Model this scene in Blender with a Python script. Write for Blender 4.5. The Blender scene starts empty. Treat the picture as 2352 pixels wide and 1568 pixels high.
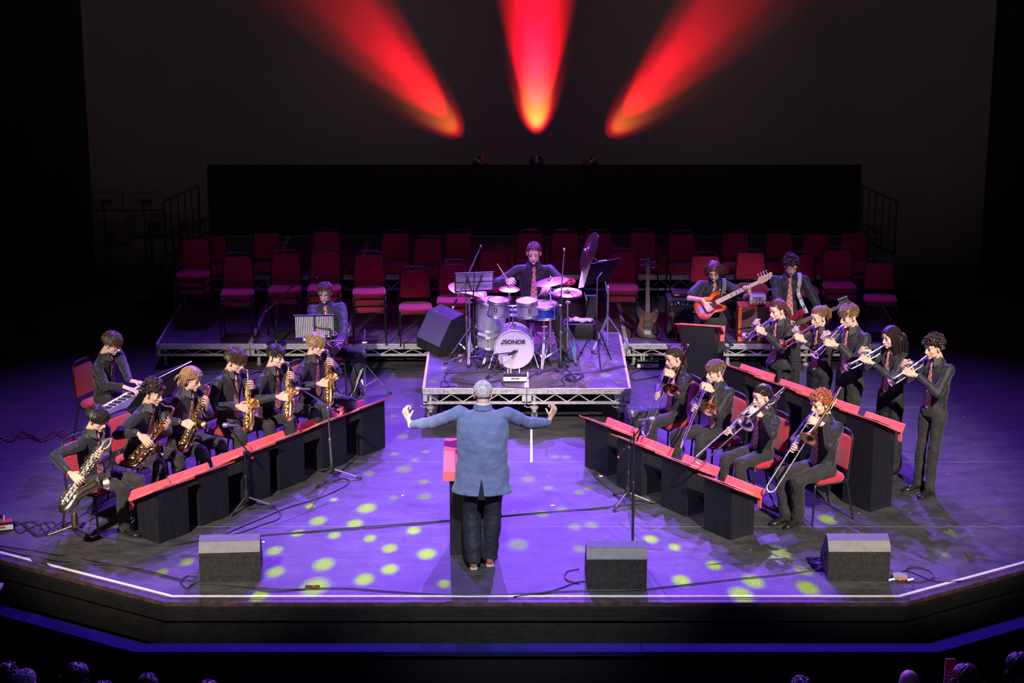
import bpy, math, random
from math import sin, cos, pi, radians as R
from mathutils import Vector as V, Matrix, noise
random.seed(7)
C = bpy.context.scene.collection
scn = bpy.context.scene
# ------------------------------------------------------------ camera
F, TH, HC, CX, CY = 4700.0, R(15.9), 7.55, 1176.0, 784.0
cam_d = bpy.data.cameras.new('camera'); cam = bpy.data.objects.new('camera', cam_d); C.objects.link(cam)
cam.location = (0, 0, HC); cam.rotation_euler = (pi/2 - TH, 0, 0)
cam_d.sensor_width = 36; cam_d.lens = F/2352*36; cam_d.clip_end = 200
scn.camera = cam
# ------------------------------------------------------------ view
scn.view_settings.view_transform = 'Standard'; scn.view_settings.look = 'None'
scn.view_settings.gamma = 1; scn.view_settings.use_curve_mapping = False
scn.view_settings.exposure = 0.0
w = bpy.data.worlds.new('hall_darkness'); scn.world = w; w.use_nodes = True
w.node_tree.nodes['Background'].inputs[0].default_value = (0.12, 0.10, 0.16, 1)
w.node_tree.nodes['Background'].inputs[1].default_value = 0.035

def ray(px, py):
    return V((px-CX, F*cos(TH)+(CY-py)*sin(TH), -F*sin(TH)+(CY-py)*cos(TH))).normalized()
def G(px, py, z=0.0):                 # the place on the level z that the photograph shows there
    d = ray(px, py); t = (z-HC)/d.z
    return V((d.x*t, d.y*t, z))
def GY(px, py, Y):                    # the place at distance Y upstage
    d = ray(px, py); t = Y/d.y
    return V((d.x*t, Y, HC+d.z*t))
def RD(px, py, c, dist, near=True):   # the place a known length away from c
    o = V((0, 0, HC)); d = ray(px, py); oc = o-c
    b = oc.dot(d); q = b*b-(oc.dot(oc)-dist*dist)
    t = -b if q < 0 else -b+(-1 if near else 1)*math.sqrt(q)
    p = o+d*t
    return c+(p-c).normalized()*dist

# ------------------------------------------------------------ lights
def spot(name, loc, at, col, power, angle, blend=0.6, size=0.12, spec=1.0):
    l = bpy.data.lights.new(name, 'SPOT'); l.color = col; l.energy = power
    l.spot_size = R(angle); l.spot_blend = blend; l.shadow_soft_size = size; l.specular_factor = spec
    o = bpy.data.objects.new(name, l); C.objects.link(o); o.location = loc
    o.rotation_euler = (V(at)-V(loc)).to_track_quat('-Z', 'Y').to_euler()
    return o
WARM = (1.0, 0.86, 0.74); PURP = (0.235, 0.072, 1.0)
# white front-of-house lamps
spot('front_spotlight', (-6.5, 7.0, 11.5), (-2.8, 20.0, 0.9), WARM, 25000, 19.5, 0.6, 0.15)
spot('front_spotlight', (6.5, 7.0, 11.5), (3.1, 20.3, 0.9), WARM, 25000, 19.5, 0.6, 0.15)
spot('front_spotlight', (0.5, 7.0, 12.8), (0.0, 18.6, 0.8), (0.95, .92, .95), 15000, 17, 0.8, 0.15)
# violet backlights hung over the stage (the two strong ones are added below with their dotted pattern)
for x, p in ((-4.2, 3800), (4.4, 3800)):
    spot('violet_backlight', (x, 28.6, 7.6), (x*0.75+.15, 19.8, 0), PURP, p*1.0, 70, 1.0, 0.12)
# pinkish violet top light on the drums
spot('drum_spotlight', (-0.3, 20.5, 8.4), (0.25, 23.75, 0.5), (0.48, 0.20, 1.0), 4200, 16, 0.6, 0.12)
spot('drum_spotlight', (1.4, 21.0, 8.4), (0.3, 23.8, 0.6), (0.95, 0.50, 0.95), 2000, 14, 0.6, 0.12)
# lamps for the players at the back
spot('rear_front_spotlight', (0.3, 9.0, 10.5), (0.3, 24.35, 1.55), (0.92, 0.52, 0.95), 7500, 4.6, 0.6, 0.1)
spot('rear_front_spotlight', (3.4, 9.0, 10.5), (3.0, 24.6, 1.15), (0.80, 0.60, 0.98), 5200, 7.6, 0.6, 0.1)
spot('rear_front_spotlight', (-3.0, 9.0, 10.5), (-2.1, 24.0, 0.95), (0.70, 0.60, 1.0), 3600, 4.2, 0.6, 0.1)
# dim violet and red wash from the sides over the empty chairs
for x in (-7.2, 8.0):
    spot('side_wash_light', (x, 23.0, 5.5), (0.5, 27.0, 0.6), (0.22, 0.01, 1.0), 190, 60, 0.9, 0.2)
    spot('side_wash_light', (x, 24.5, 6.0), (0.5, 28.0, 0.6), (0.8, 0.01, 0.08), 22, 60, 0.9, 0.2)
# blue light on the pit rail
spot('pit_blue_light', (0, 14.5, 6.5), (0, 17.0, -0.2), (0.10, 0.16, 1.0), 300, 100, 0.9, 0.2)
# faint light on the backcloth
for x in (-4.4, .4, 5.2):
    spot('backcloth_light', (x, 20, 7.0), (x, 31.0, 3.9), (0.9, 0.68, 0.68), 700, 44, 0.9, 0.3)

# patterned green spotlight: a round lens whose pattern plate throws dots
def gobo(name, loc, at, col, power, angle, dots, blur=0.35, base=None, blend=0.1):
    o = spot(name, loc, at, (1, 1, 1), power, angle, blend, 0.015)
    l = o.data; l.use_nodes = True; nt = l.node_tree; nt.nodes.clear(); N = nt.nodes.new; L = nt.links.new
    bpy.context.view_layer.update()
    M = (V(at)-V(loc)).to_track_quat('-Z', 'Y').to_matrix().to_4x4(); M.translation = V(loc); Mi = M.inverted()
    tc = N('ShaderNodeTexCoord'); sp = N('ShaderNodeSeparateXYZ'); L(tc.outputs['Normal'], sp.inputs[0])
    dx = N('ShaderNodeMath'); dx.operation = 'DIVIDE'; L(sp.outputs[0], dx.inputs[0]); L(sp.outputs[2], dx.inputs[1])
    dy = N('ShaderNodeMath'); dy.operation = 'DIVIDE'; L(sp.outputs[1], dy.inputs[0]); L(sp.outputs[2], dy.inputs[1])
    cb = N('ShaderNodeCombineXYZ'); L(dx.outputs[0], cb.inputs[0]); L(dy.outputs[0], cb.inputs[1])
    def mask(dots):
        acc = None
        for (p, r) in dots:
            q = Mi @ p; dist = -q.z
            vm = N('ShaderNodeVectorMath'); vm.operation = 'DISTANCE'; L(cb.outputs[0], vm.inputs[0]); vm.inputs[1].default_value = (q.x/q.z, q.y/q.z, 0)
            mr = N('ShaderNodeMapRange'); rr = r/dist
            mr.inputs[1].default_value = rr*(1-blur); mr.inputs[2].default_value = rr*(1+blur)
            mr.inputs[3].default_value = 1; mr.inputs[4].default_value = 0
            L(vm.outputs['Value'], mr.inputs[0])
            if acc is None: acc = mr.outputs[0]
            else:
                ad = N('ShaderNodeMath'); ad.operation = 'MAXIMUM'; L(acc, ad.inputs[0]); L(mr.outputs[0], ad.inputs[1]); acc = ad.outputs[0]
        return acc
    em = N('ShaderNodeEmission'); last = None
    for c_, dd in zip(col, dots):
        mx = N('ShaderNodeMixRGB'); L(mask(dd), mx.inputs[0])
        if last is None: mx.inputs[1].default_value = (*base, 1)
        else: L(last, mx.inputs[1])
        mx.inputs[2].default_value = (*c_, 1); last = mx.outputs[0]
    L(last, em.inputs[0])
    out = N('ShaderNodeOutputLight'); L(em.outputs[0], out.inputs[0])
    return o
DOTS = [(842,1167,19),(730,1196,17),(815,1202,16),(684,1224,13),(768,1229,12),(631,1264,15),(743,1296,20),(632,1313,17),
 (895,1259,15),(980,1272,18),(895,1307,16),(837,1330,18),(723,1347,26),(950,1218,14),(596,1368,16),(850,1236,12),
 (1783,1271,28),(1845,1308,16),(1730,1335,20),(1565,1333,17),(1855,1350,20),(1640,1298,14),(1702,1365,22),(1550,1256,12),(1495,1238,14),
 (2180,1222,12),(2160,1268,14),(1900,1192,17),(430,1290,12),(370,1315,13),(712,1162,10),(767,1147,8),(1020,1340,12)]
DIM = [(928,1077,17),(973,1106,12),(975,1140,15),(960,980,11),(977,1037,10),(953,1056,9),(848,1087,12),(905,1142,10),(926,1002,14),
 (938,902,9),(945,930,9),(1115,1160,10),(1190,1250,20),(1245,1180,14),(1290,1170,12),(1330,1130,12),(1352,1120,11),(1300,1050,9),(1213,1100,14),
 (1275,1050,10),(1260,1120,10),(1360,1205,14),(1320,1210,13),(2150,1020,10),(2085,1030,10),(2210,1012,9),(2080,1060,9),(2200,1060,10),(2300,1172,14),(2310,1250,12),
 (2140,1090,9),(905,1042,10),(905,955,8),(1100,1290,12),(2240,1020,9),(1330,1260,12)]
RDOTS = ((995,876,11),(1055,885,9),(1060,868,9),(1390,862,13),(1350,873,9),(1415,830,9),(1420,878,9),(1020,845,8),(1000,810,7),(1070,860,9))
for x_ in (-1.0, 1.3):
    gobo('violet_pattern_backlight', (x_, 28.6, 7.6), (x_*.3+.15, 20.0, 0), ((0.70, 1.0, 0.04), (.33, .34, .38)), 9800, 66,
         ([(G(x, y), r*0.0046) for x, y, r in DOTS], [(G(x, y), r*0.0046) for x, y, r in DIM]+[(G(x, y, .47), r*0.0046) for x, y, r in RDOTS]), base=PURP, blend=1.0)
# three red uplights standing behind the black flat and grazing the backcloth
BEAMS = []
for x, z, tx, tz in ((-0.46, 1.70, -1.20, 2.42), (0.37, 1.70, 0.37, 2.46), (1.16, 1.70, 1.90, 2.42)):
    BEAMS.append((V((x, 30.62, z)), V((tx, 30.95, tz))))
    spot('red_uplight_beam', (x, 30.62, z+.02), (tx, 30.95, tz), (1.0, 0.004, 0.03), 800, 46, 0.95, 0.03)
    spot('red_uplight_beam', (x, 30.62, z+.02), (x+(tx-x)*2.05, 30.95, 3.35), (1.0, 0.002, 0.018), 15000, 31, 1.0, 0.03)
    spot('red_uplight_beam', (x, 30.62, z+.02), (x+(tx-x)*2.9, 30.95, 4.1), (1.0, 0.002, 0.02), 26000, 19, 1.0, 0.03)
    spot('amber_uplight_core', (x, 30.62, z+.02), (tx, 30.95, tz-.03), (1.0, 0.33, 0.03), 900, 34, 1.0, 0.03)

# ------------------------------------------------------------ materials
MATS = {}
def mat(name, col, rough=0.6, metal=0.0, var=0.12, vscale=14, bump=0.0, bscale=60, emit=None, spec=0.5, coat=0.0, sheen=0.0, stretch=None):
    if name in MATS: return MATS[name]
    m = bpy.data.materials.new(name); m.use_nodes = True; nt = m.node_tree; b = nt.nodes['Principled BSDF']
    N = nt.nodes.new; L = nt.links.new
    tc = N('ShaderNodeTexCoord'); vec = tc.outputs['Object']
    if stretch:
        mp = N('ShaderNodeMapping'); mp.inputs['Scale'].default_value = stretch; L(vec, mp.inputs[0]); vec = mp.outputs[0]
    nz = N('ShaderNodeTexNoise'); nz.inputs['Scale'].default_value = vscale; nz.inputs['Detail'].default_value = 5; L(vec, nz.inputs['Vector'])
    cr = N('ShaderNodeValToRGB'); e = cr.color_ramp.elements
    e[0].position = .3; e[1].position = .7
    e[0].color = (*[max(0, c*(1-var)) for c in col], 1); e[1].color = (*[min(1, c*(1+var)) for c in col], 1)
    L(nz.outputs['Fac'], cr.inputs[0]); L(cr.outputs[0], b.inputs['Base Color'])
    b.inputs['Roughness'].default_value = rough; b.inputs['Metallic'].default_value = metal
    b.inputs['Specular IOR Level'].default_value = spec; b.inputs['Coat Weight'].default_value = coat
    b.inputs['Sheen Weight'].default_value = sheen
    if bump:
        n2 = N('ShaderNodeTexNoise'); n2.inputs['Scale'].default_value = bscale; n2.inputs['Detail'].default_value = 4; L(vec, n2.inputs['Vector'])
        bp = N('ShaderNodeBump'); bp.inputs['Strength'].default_value = bump; bp.inputs['Distance'].default_value = 0.01
        L(n2.outputs['Fac'], bp.inputs['Height']); L(bp.outputs[0], b.inputs['Normal'])
    if emit:
        b.inputs['Emission Color'].default_value = (*emit[0], 1); b.inputs['Emission Strength'].default_value = emit[1]
    MATS[name] = m
    return m
def tartan(name, pal):
    m = bpy.data.materials.new(name); m.use_nodes = True; nt = m.node_tree; b = nt.nodes['Principled BSDF']; N = nt.nodes.new; L = nt.links.new
    uv = N('ShaderNodeUVMap'); mp = N('ShaderNodeMapping'); mp.inputs['Rotation'].default_value = (0, 0, R(45)); mp.inputs['Scale'].default_value = (22, 22, 22)
    L(uv.outputs[0], mp.inputs[0]); sp = N('ShaderNodeSeparateXYZ'); L(mp.outputs[0], sp.inputs[0])
    outs = []
    for k in range(2):
        fr = N('ShaderNodeMath'); fr.operation = 'FRACT'; L(sp.outputs[k], fr.inputs[0])
        cr = N('ShaderNodeValToRGB'); cr.color_ramp.interpolation = 'CONSTANT'; e = cr.color_ramp.elements
        e[0].position = 0; e[0].color = (*pal[0], 1); e[1].position = .42; e[1].color = (*pal[1], 1)
        for p, c in ((.54, pal[2]), (.80, pal[1]), (.90, pal[3])):
            q = e.new(p); q.color = (*c, 1)
        L(fr.outputs[0], cr.inputs[0]); outs.append(cr.outputs[0])
    mx = N('ShaderNodeMixRGB'); mx.inputs[0].default_value = .5; L(outs[0], mx.inputs[1]); L(outs[1], mx.inputs[2])
    L(mx.outputs[0], b.inputs['Base Color']); b.inputs['Roughness'].default_value = .6
    MATS[name] = m; return m
TIE = tartan('tartan_silk', [(.42,.012,.03),(.75,.70,.55),(.22,.20,.17),(.55,.03,.05)])

# ------------------------------------------------------------ mesh building
class MB:
    def __init__(s, n=10): s.v = []; s.f = []; s.m = []; s.n = n; s.mi = 0; s.T = Matrix.Identity(4); s.uv = None
    def add(s, vs, fs):
        o = len(s.v); s.v += [s.T @ V(p) for p in vs]; s.f += [tuple(i+o for i in f) for f in fs]; s.m += [s.mi]*len(fs)
        return s
    def box(s, c, d, rot=None):
        M = rot or Matrix.Identity(3); c = V(c)
        vs = [c + M @ V((x*d[0]/2, y*d[1]/2, z*d[2]/2)) for x in (-1, 1) for y in (-1, 1) for z in (-1, 1)]
        return s.add(vs, [(0,1,3,2),(4,6,7,5),(0,4,5,1),(2,3,7,6),(0,2,6,4),(1,5,7,3)])
    def rbox(s, c, d, r=0.02, rot=None, seg=3):      # box with rounded upright edges and softened rims
        hx, hy, hz = d[0]/2, d[1]/2, d[2]/2; r = min(r, hx*.95, hy*.95); q = min(r*.6, hz*.9); M = rot or Matrix.Identity(3); c = V(c)
        def ring(z, ins):
            out = []
            for k, (sx, sy) in enumerate(((1,1),(-1,1),(-1,-1),(1,-1))):
                for j in range(seg+1):
                    a = pi/2*k + pi/2*j/seg
                    out.append(c + M @ V((sx*(hx-r)+cos(a)*(r-ins), sy*(hy-r)+sin(a)*(r-ins), z)))
            return out
        rs = [ring(-hz, q), ring(-hz+q*.3, q*.3), ring(-hz+q, 0), ring(hz-q, 0), ring(hz-q*.3, q*.3), ring(hz, q)]
        return s.rings(rs)
    def rings(s, rs, cap=True, close=False):
        n = len(rs[0]); vs = [p for r in rs for p in r]; fs = []
        for i in range(len(rs)-1 + (1 if close else 0)):
            a = i*n; b = ((i+1) % len(rs))*n
            for j in range(n):
                k = (j+1) % n; fs.append((a+j, a+k, b+k, b+j))
        if cap and not close:
            fs.append(tuple(range(n-1, -1, -1))); fs.append(tuple(range((len(rs)-1)*n, len(rs)*n)))
        return s.add(vs, fs)
    def tube(s, pts, r, n=None, cap=True):
        n = n or s.n; pts = [V(p) for p in pts]
        rr = r if isinstance(r, (list, tuple)) else [r]*len(pts)
        t0 = (pts[1]-pts[0]).normalized(); u = t0.orthogonal().normalized(); rs = []
        for i, p in enumerate(pts):
            t = (pts[min(i+1, len(pts)-1)]-pts[max(i-1, 0)])
            t = t.normalized() if t.length > 1e-9 else t0
            u = (u - t*u.dot(t)); u = u.normalized() if u.length > 1e-6 else t.orthogonal().normalized()
            w_ = t.cross(u)
            rs.append([p+(u*cos(2*pi*j/n)+w_*sin(2*pi*j/n))*rr[i] for j in range(n)])
        return s.rings(rs, cap)
    def cap(s, a, b, r0, r1=None, n=None):             # capsule
        a, b = V(a), V(b); r1 = r0 if r1 is None else r1; d = (b-a)
        d = d.normalized() if d.length > 1e-6 else V((0, 0, 1))
        P = []; Q = []
        for k in (80, 50, 22): P.append(a-d*r0*sin(R(k))); Q.append(r0*cos(R(k)))
        P.append(a); Q.append(r0); P.append(b); Q.append(r1)
        for k in (22, 50, 80): P.append(b+d*r1*sin(R(k))); Q.append(r1*cos(R(k)))
        n = n or s.n; u = d.orthogonal().normalized(); w_ = d.cross(u)
        return s.rings([[p+(u*cos(2*pi*j/n)+w_*sin(2*pi*j/n))*q for j in range(n)] for p, q in zip(P, Q)])
    def ell(s, c, ax, nu=12, nv=8):                    # ellipsoid; ax = three radius vectors or radii
        c = V(c)
        if not hasattr(ax[0], '__len__'): ax = (V((ax[0],0,0)), V((0,ax[1],0)), V((0,0,ax[2])))
        rs = []
        for i in range(nv+1):
            a = pi*(i+.02*(1 if i == 0 else -1 if i == nv else 0)*5)/nv
            rs.append([c-ax[2]*cos(a)+(ax[0]*cos(2*pi*j/nu)+ax[1]*sin(2*pi*j/nu))*max(sin(a), .04) for j in range(nu)])
        return s.rings(rs)
    def lathe(s, prof, M=None, n=24, cap=True):        # prof = [(radius, height)] about local z
        M = M or Matrix.Identity(4)
        return s.rings([[M @ V((r*cos(2*pi*j/n), r*sin(2*pi*j/n), h)) for j in range(n)] for r, h in prof], cap)
    def prism(s, poly, z0, z1, M=None):
        M = M or Matrix.Identity(4)
        return s.rings([[M @ V((x, y, z)) for x, y in poly] for z in (z0, z1)])
    def torus(s, c, ax, R0, r, n=24, m=6):
        c, ax = V(c), V(ax).normalized(); u = ax.orthogonal().normalized(); w_ = ax.cross(u); rs = []
        for i in range(n):
            d = u*cos(2*pi*i/n)+w_*sin(2*pi*i/n)
            rs.append([c+d*(R0+r*cos(2*pi*j/m))+ax*r*sin(2*pi*j/m) for j in range(m)])
        return s.rings(rs, close=True)
    def build(s, name, mats, parent=None, smooth=True, ang=40, origin=None, world=False):
        if not isinstance(mats, (list, tuple)): mats = [mats]
        vs = s.v
        if parent is not None and world:
            Mi = parent.matrix_world.inverted() if False else Matrix.Translation(parent.location).inverted() if parent.rotation_euler[:] == (0,0,0) else parent.matrix_basis.inverted()
            vs = [Mi @ p for p in vs]
        loc = V((0, 0, 0))
        if origin is not None: loc = V(origin); vs = [p-loc for p in vs]
        me = bpy.data.meshes.new(name); me.from_pydata([p[:] for p in vs], [], s.f)
        for m in mats: me.materials.append(m)
        me.polygons.foreach_set('material_index', s.m)
        if s.uv:
            ul = me.uv_layers.new(name='UVMap')
            for lp in me.loops: ul.data[lp.index].uv = s.uv[lp.vertex_index]
        if smooth:
            me.shade_smooth(); me.set_sharp_from_angle(angle=R(ang))
        me.update()
        o = bpy.data.objects.new(name, me); C.objects.link(o); o.location = loc
        if parent: o.parent = parent
        return o
def empty(name, loc=(0,0,0), rz=0.0):
    o = bpy.data.objects.new(name, None); C.objects.link(o); o.location = loc; o.rotation_euler = (0, 0, rz); o.empty_display_size = .1
    return o
def tag(o, label=None, cat=None, group=None, kind=None):
    if label: o['label'] = label
    if cat: o['category'] = cat
    if group: o['group'] = group
    if kind: o['kind'] = kind
    return o
def dup(o, parent=None, loc=None, rz=None, mw=None):
    c = o.copy(); C.objects.link(c)
    if parent: c.parent = parent
    if loc is not None: c.location = loc
    if rz is not None: c.rotation_euler = (0, 0, rz)
    if mw is not None: c.matrix_basis = mw
    for ch in o.children: dup(ch, c)
    return c
def spline(pts, k=6):
    pts = [V(p) for p in pts]; out = []
    q = [pts[0]*2-pts[1]] + pts + [pts[-1]*2-pts[-2]]
    for i in range(1, len(q)-2):
        a, b, c, d = q[i-1:i+3]
        for j in range(k):
            t = j/k
            out.append(.5*((2*b)+(c-a)*t+(2*a-5*b+4*c-d)*t*t+(-a+3*b-3*c+d)*t*t*t))
    out.append(pts[-1]); return out
def lerp(a, b, t): return a+(b-a)*t
def frameM(o, x, y=None, z=None):      # matrix with x axis exact
    x = V(x).normalized()
    if z is not None: y = V(z).cross(x).normalized()
    else: y = (V(y)-x*x.dot(V(y))).normalized()
    zz = x.cross(y); M = Matrix((x, y, zz)).transposed().to_4x4(); M.translation = V(o); return M
# common stuff
BLK = mat('black_painted_steel', (.012,.012,.014), .38, .0, spec=.6)
CHROME = mat('chrome', (.80,.80,.83), .30, 1.0, var=.05)
ALU = mat('scuffed_aluminium', (.62,.61,.63), .45, .7, var=.25, vscale=30, bump=.1)
RED = mat('red_velour', (.42,.008,.03), .85, sheen=.3, var=.2, vscale=40, bump=.1, bscale=300)
BLKFAB = mat('black_drape_cloth', (.008,.008,.010), .95, spec=.1, bump=.2, bscale=20)
RUB = mat('black_rubber', (.015,.015,.016), .7)
PAPER = mat('white_sheet_paper', (.75,.75,.76), .8, var=.03)
WHITE = mat('white_plastic', (.7,.7,.72), .5)
# ============================================================ setting
def floor_mat():
    m = bpy.data.materials.new('scuffed_black_dance_floor'); m.use_nodes = True; nt = m.node_tree; b = nt.nodes['Principled BSDF']; N = nt.nodes.new; L = nt.links.new
    tc = N('ShaderNodeTexCoord')
    def nz(scale, det, st=None, rough=.6):
        n = N('ShaderNodeTexNoise'); n.inputs['Scale'].default_value = scale; n.inputs['Detail'].default_value = det; n.inputs['Roughness'].default_value = rough
        if st:
            mp = N('ShaderNodeMapping'); mp.inputs['Scale'].default_value = st; L(tc.outputs['Object'], mp.inputs[0]); L(mp.outputs[0], n.inputs['Vector'])
        else: L(tc.outputs['Object'], n.inputs['Vector'])
        return n
    a = nz(2.2, 9, (1, 2.2, 1), .72); cr = N('ShaderNodeValToRGB'); e = cr.color_ramp.elements
    e[0].position = .36; e[0].color = (.018,.018,.021,1); e[1].position = .62; e[1].color = (.056,.054,.058,1); L(a.outputs['Fac'], cr.inputs[0])
    # scuffs: thin bright streaks
    s = nz(10, 3, (1, 6.5, 1), .55); cs = N('ShaderNodeValToRGB'); f = cs.color_ramp.elements
    f[0].position = .60; f[0].color = (0,0,0,1); f[1].position = .70; f[1].color = (1,1,1,1); L(s.outputs['Fac'], cs.inputs[0])
    mx = N('ShaderNodeMixRGB'); mx.blend_type = 'MIX'; mx.inputs[2].default_value = (.13,.128,.13,1)
    mm = N('ShaderNodeMath'); mm.operation = 'MULTIPLY'; mm.inputs[1].default_value = .8; L(cs.outputs[0], mm.inputs[0]); L(mm.outputs[0], mx.inputs[0]); L(cr.outputs[0], mx.inputs[1])
    # joins between the vinyl strips, every two metres upstage
    sp = N('ShaderNodeSeparateXYZ'); L(tc.outputs['Object'], sp.inputs[0])
    last = mx.outputs[0]
    for y in (19.60, 21.60, 23.60):
        d = N('ShaderNodeMath'); d.operation = 'SUBTRACT'; L(sp.outputs[1], d.inputs[0]); d.inputs[1].default_value = y
        ab = N('ShaderNodeMath'); ab.operation = 'ABSOLUTE'; L(d.outputs[0], ab.inputs[0])
        lt = N('ShaderNodeMath'); lt.operation = 'LESS_THAN'; L(ab.outputs[0], lt.inputs[0]); lt.inputs[1].default_value = .010
        m2 = N('ShaderNodeMixRGB'); L(lt.outputs[0], m2.inputs[0]); L(last, m2.inputs[1]); m2.inputs[2].default_value = (.12,.115,.12,1); last = m2.outputs[0]
    L(last, b.inputs['Base Color'])
    r = nz(7, 8, (1, 3, 1)); rr = N('ShaderNodeMapRange'); rr.inputs[3].default_value = .40; rr.inputs[4].default_value = .62; L(r.outputs['Fac'], rr.inputs[0]); L(rr.outputs[0], b.inputs['Roughness'])
    bb = nz(30, 8, (1, 1.6, 1), .7); bp = N('ShaderNodeBump'); bp.inputs['Strength'].default_value = .6; bp.inputs['Distance'].default_value = .01
    L(bb.outputs['Fac'], bp.inputs['Height']); L(bp.outputs[0], b.inputs['Normal'])
    return m
FLOOR = floor_mat()
# stage outline: straight front, two angled sides
EL, ER = V((-3.20, 17.73)), V((3.64, 17.73)); SL = V((-.862, .507)); SR = V((.853, .522))
PL, PR = EL+SL*8.5, ER+SR*8.5
def offs(d):      # stage edge line moved outwards by d
    a = V((-3.20-d*.29, 17.73-d)); b = V((3.64+d*.29, 17.73-d)); return [a+SL*8.5, a, b, b+SR*8.5]
mb = MB()
g = []
# floor as a grid so the loose vinyl near the front corners can ripple
NX, NY = 150, 110
def edgeY(x):
    if x < EL.x: return 17.73 + (EL.x-x)*.507/.862
    if x > ER.x: return 17.73 + (x-ER.x)*.522/.853
    return 17.73
vs = []
for j in range(NY+1):
    for i in range(NX+1):
        x = -10.5+21*i/NX; y0 = edgeY(x); t = (j/NY)**1.6; y = y0 + (34-y0)*t
        z = 0.0
        for cx, cy, s_ in ((4.6, 19.1, 1), (-4.5, 18.9, 1)):
            d2 = ((x-cx)**2)/.55+((y-cy)**2)/.30
            if d2 < 9 and t > 0: z += .018*math.exp(-d2)*(sin(x*17+y*9)+sin(x*29-y*13)*.5)
        vs.append((x, y, z))
fs = [(j*(NX+1)+i, j*(NX+1)+i+1, (j+1)*(NX+1)+i+1, (j+1)*(NX+1)+i) for j in range(NY) for i in range(NX)]
mb.add(vs, fs); tag(mb.build('floor', FLOOR), kind='structure')

def fascia(name, d0, d1, z0, z1, m):
    a, b = offs(d0), offs(d1); mb = MB()
    rs = []
    for p, q in zip(a, b):
        rs.append([V((p.x, p.y, z0)), V((q.x, q.y, z0)), V((q.x, q.y, z1)), V((p.x, p.y, z1))])
    mb.rings(rs); return tag(mb.build(name, m, smooth=False), kind='structure')
WORN = mat('worn_black_paint', (.006,.0055,.005), .6, var=.5, vscale=9, bump=.5, bscale=25)
NOSE = mat('worn_timber_edge', (.05,.03,.024), .6, var=.6, vscale=16, bump=.4)
fascia('trim_1', -.02, .075, -.045, -.004, NOSE)
fascia('trim_2', .0, .12, -.17, -.05, WORN)
fascia('trim_3', .0, .16, -.40, -.20, WORN)
fascia('trim_4', .02, .10, -.56, -.42, mat('dark_brown_board', (.012,.009,.007), .8))  # board in one even dark brown
fascia('trim_5', .10, .30, -.66, -.60, WORN)
fascia('trim_6', -.05, .0, -1.6, -.0201, WORN)
# blue carpeted pit rail and its wall
a = offs(.60)
BLUE = mat('blue_rail_carpet', (.010,.014,.085), .95, var=.25, vscale=60, bump=.6, bscale=180, spec=.1)
fascia('trim_7', .58, .76, -.235, -.19, BLUE)
fascia('wall_front', .62, .72, -2.6, -.24, mat('navy_pit_wall', (.008,.008,.014), .9, spec=.2))
mb = MB(); mb.box((0, 10, -2.62), (30, 16, .04)); tag(mb.build('floor', mat('dark_auditorium_carpet', (.006,.006,.009), .95), smooth=False), kind='structure')
# white tape along the edge
def strip(mb, pts, wd, z=.004):
    pts = [V(p[:2]) if len(p) > 2 else V(p) for p in pts]
    rs = []
    for i, p in enumerate(pts):
        t = (pts[min(i+1, len(pts)-1)]-pts[max(0, i-1)]).normalized(); n_ = V((-t.y, t.x))
        rs.append([V((*(p-n_*wd/2), z-.003)), V((*(p+n_*wd/2), z-.003)), V((*(p+n_*wd/2), z)), V((*(p-n_*wd/2), z))])
    return mb.rings(rs)
TAPE = mat('white_gaffer_tape', (.62,.62,.66), .6, var=.15)
o1 = offs(-.055)
mb = MB(); strip(mb, [o1[0], o1[1], o1[2], o1[3]], .042, .006)
tag(mb.build('edge_tape', TAPE, smooth=False), 'long white tape line running along the front edge of the stage', 'tape')
mb = MB(); strip(mb, [G(1220.5, 985)[:2], G(1220.5, 1061)[:2]], .026)
tag(mb.build('marking_tape', TAPE, smooth=False), 'short upright white tape mark on the floor right of the conductor', 'tape')
# backcloth
def cyc_mat():
    m = mat('grey_backcloth', (.085,.075,.072), .9, var=.05, vscale=1.5, spec=.1); return m
mb = MB()
N1 = 60; vs = []
for i in range(N1+1):
    x = -8.2+17.4*i/N1
    vs += [(x, 30.95+.008*sin(x*3.1)+.006*sin(x*7.7), 0.0), (x, 30.95+.004*sin(x*3.1), 9.5)]
mb.add(vs, [(2*i, 2*i+2, 2*i+3, 2*i+1) for i in range(N1)])
tag(mb.build('wall_back', cyc_mat()), kind='structure')
# black legs (side drapes)
def drape(name, x0, x1, y, z1, amp=.07):
    mb = MB(); n = 60; rs = []
    for i in range(n+1):
        x = lerp(x0, x1, i/n); yy = y+amp*sin(i*1.05)+amp*.4*sin(i*2.3)
        if i in (0, n): yy = y
        rs.append([V((x, yy, 0.01)), V((x, yy+.02, .01)), V((x, yy+.02, z1)), V((x, yy, z1))])
    mb.rings(rs); return mb.build(name, BLKFAB)
for nm, x0, x1, y in (('wall_left', -12.5, -6.40, 30.5), ('wall_right', 7.20, 12.5, 30.5)):
    tag(drape(nm, x0, x1, y, 10), kind='structure')
mb = MB(); mb.box((-12.4, 24, 4), (.1, 20, 12)); tag(mb.build('wall_left', BLKFAB, smooth=False), kind='structure')
mb = MB(); mb.box((12.4, 24, 4), (.1, 20, 12)); tag(mb.build('wall_right', BLKFAB, smooth=False), kind='structure')

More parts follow.
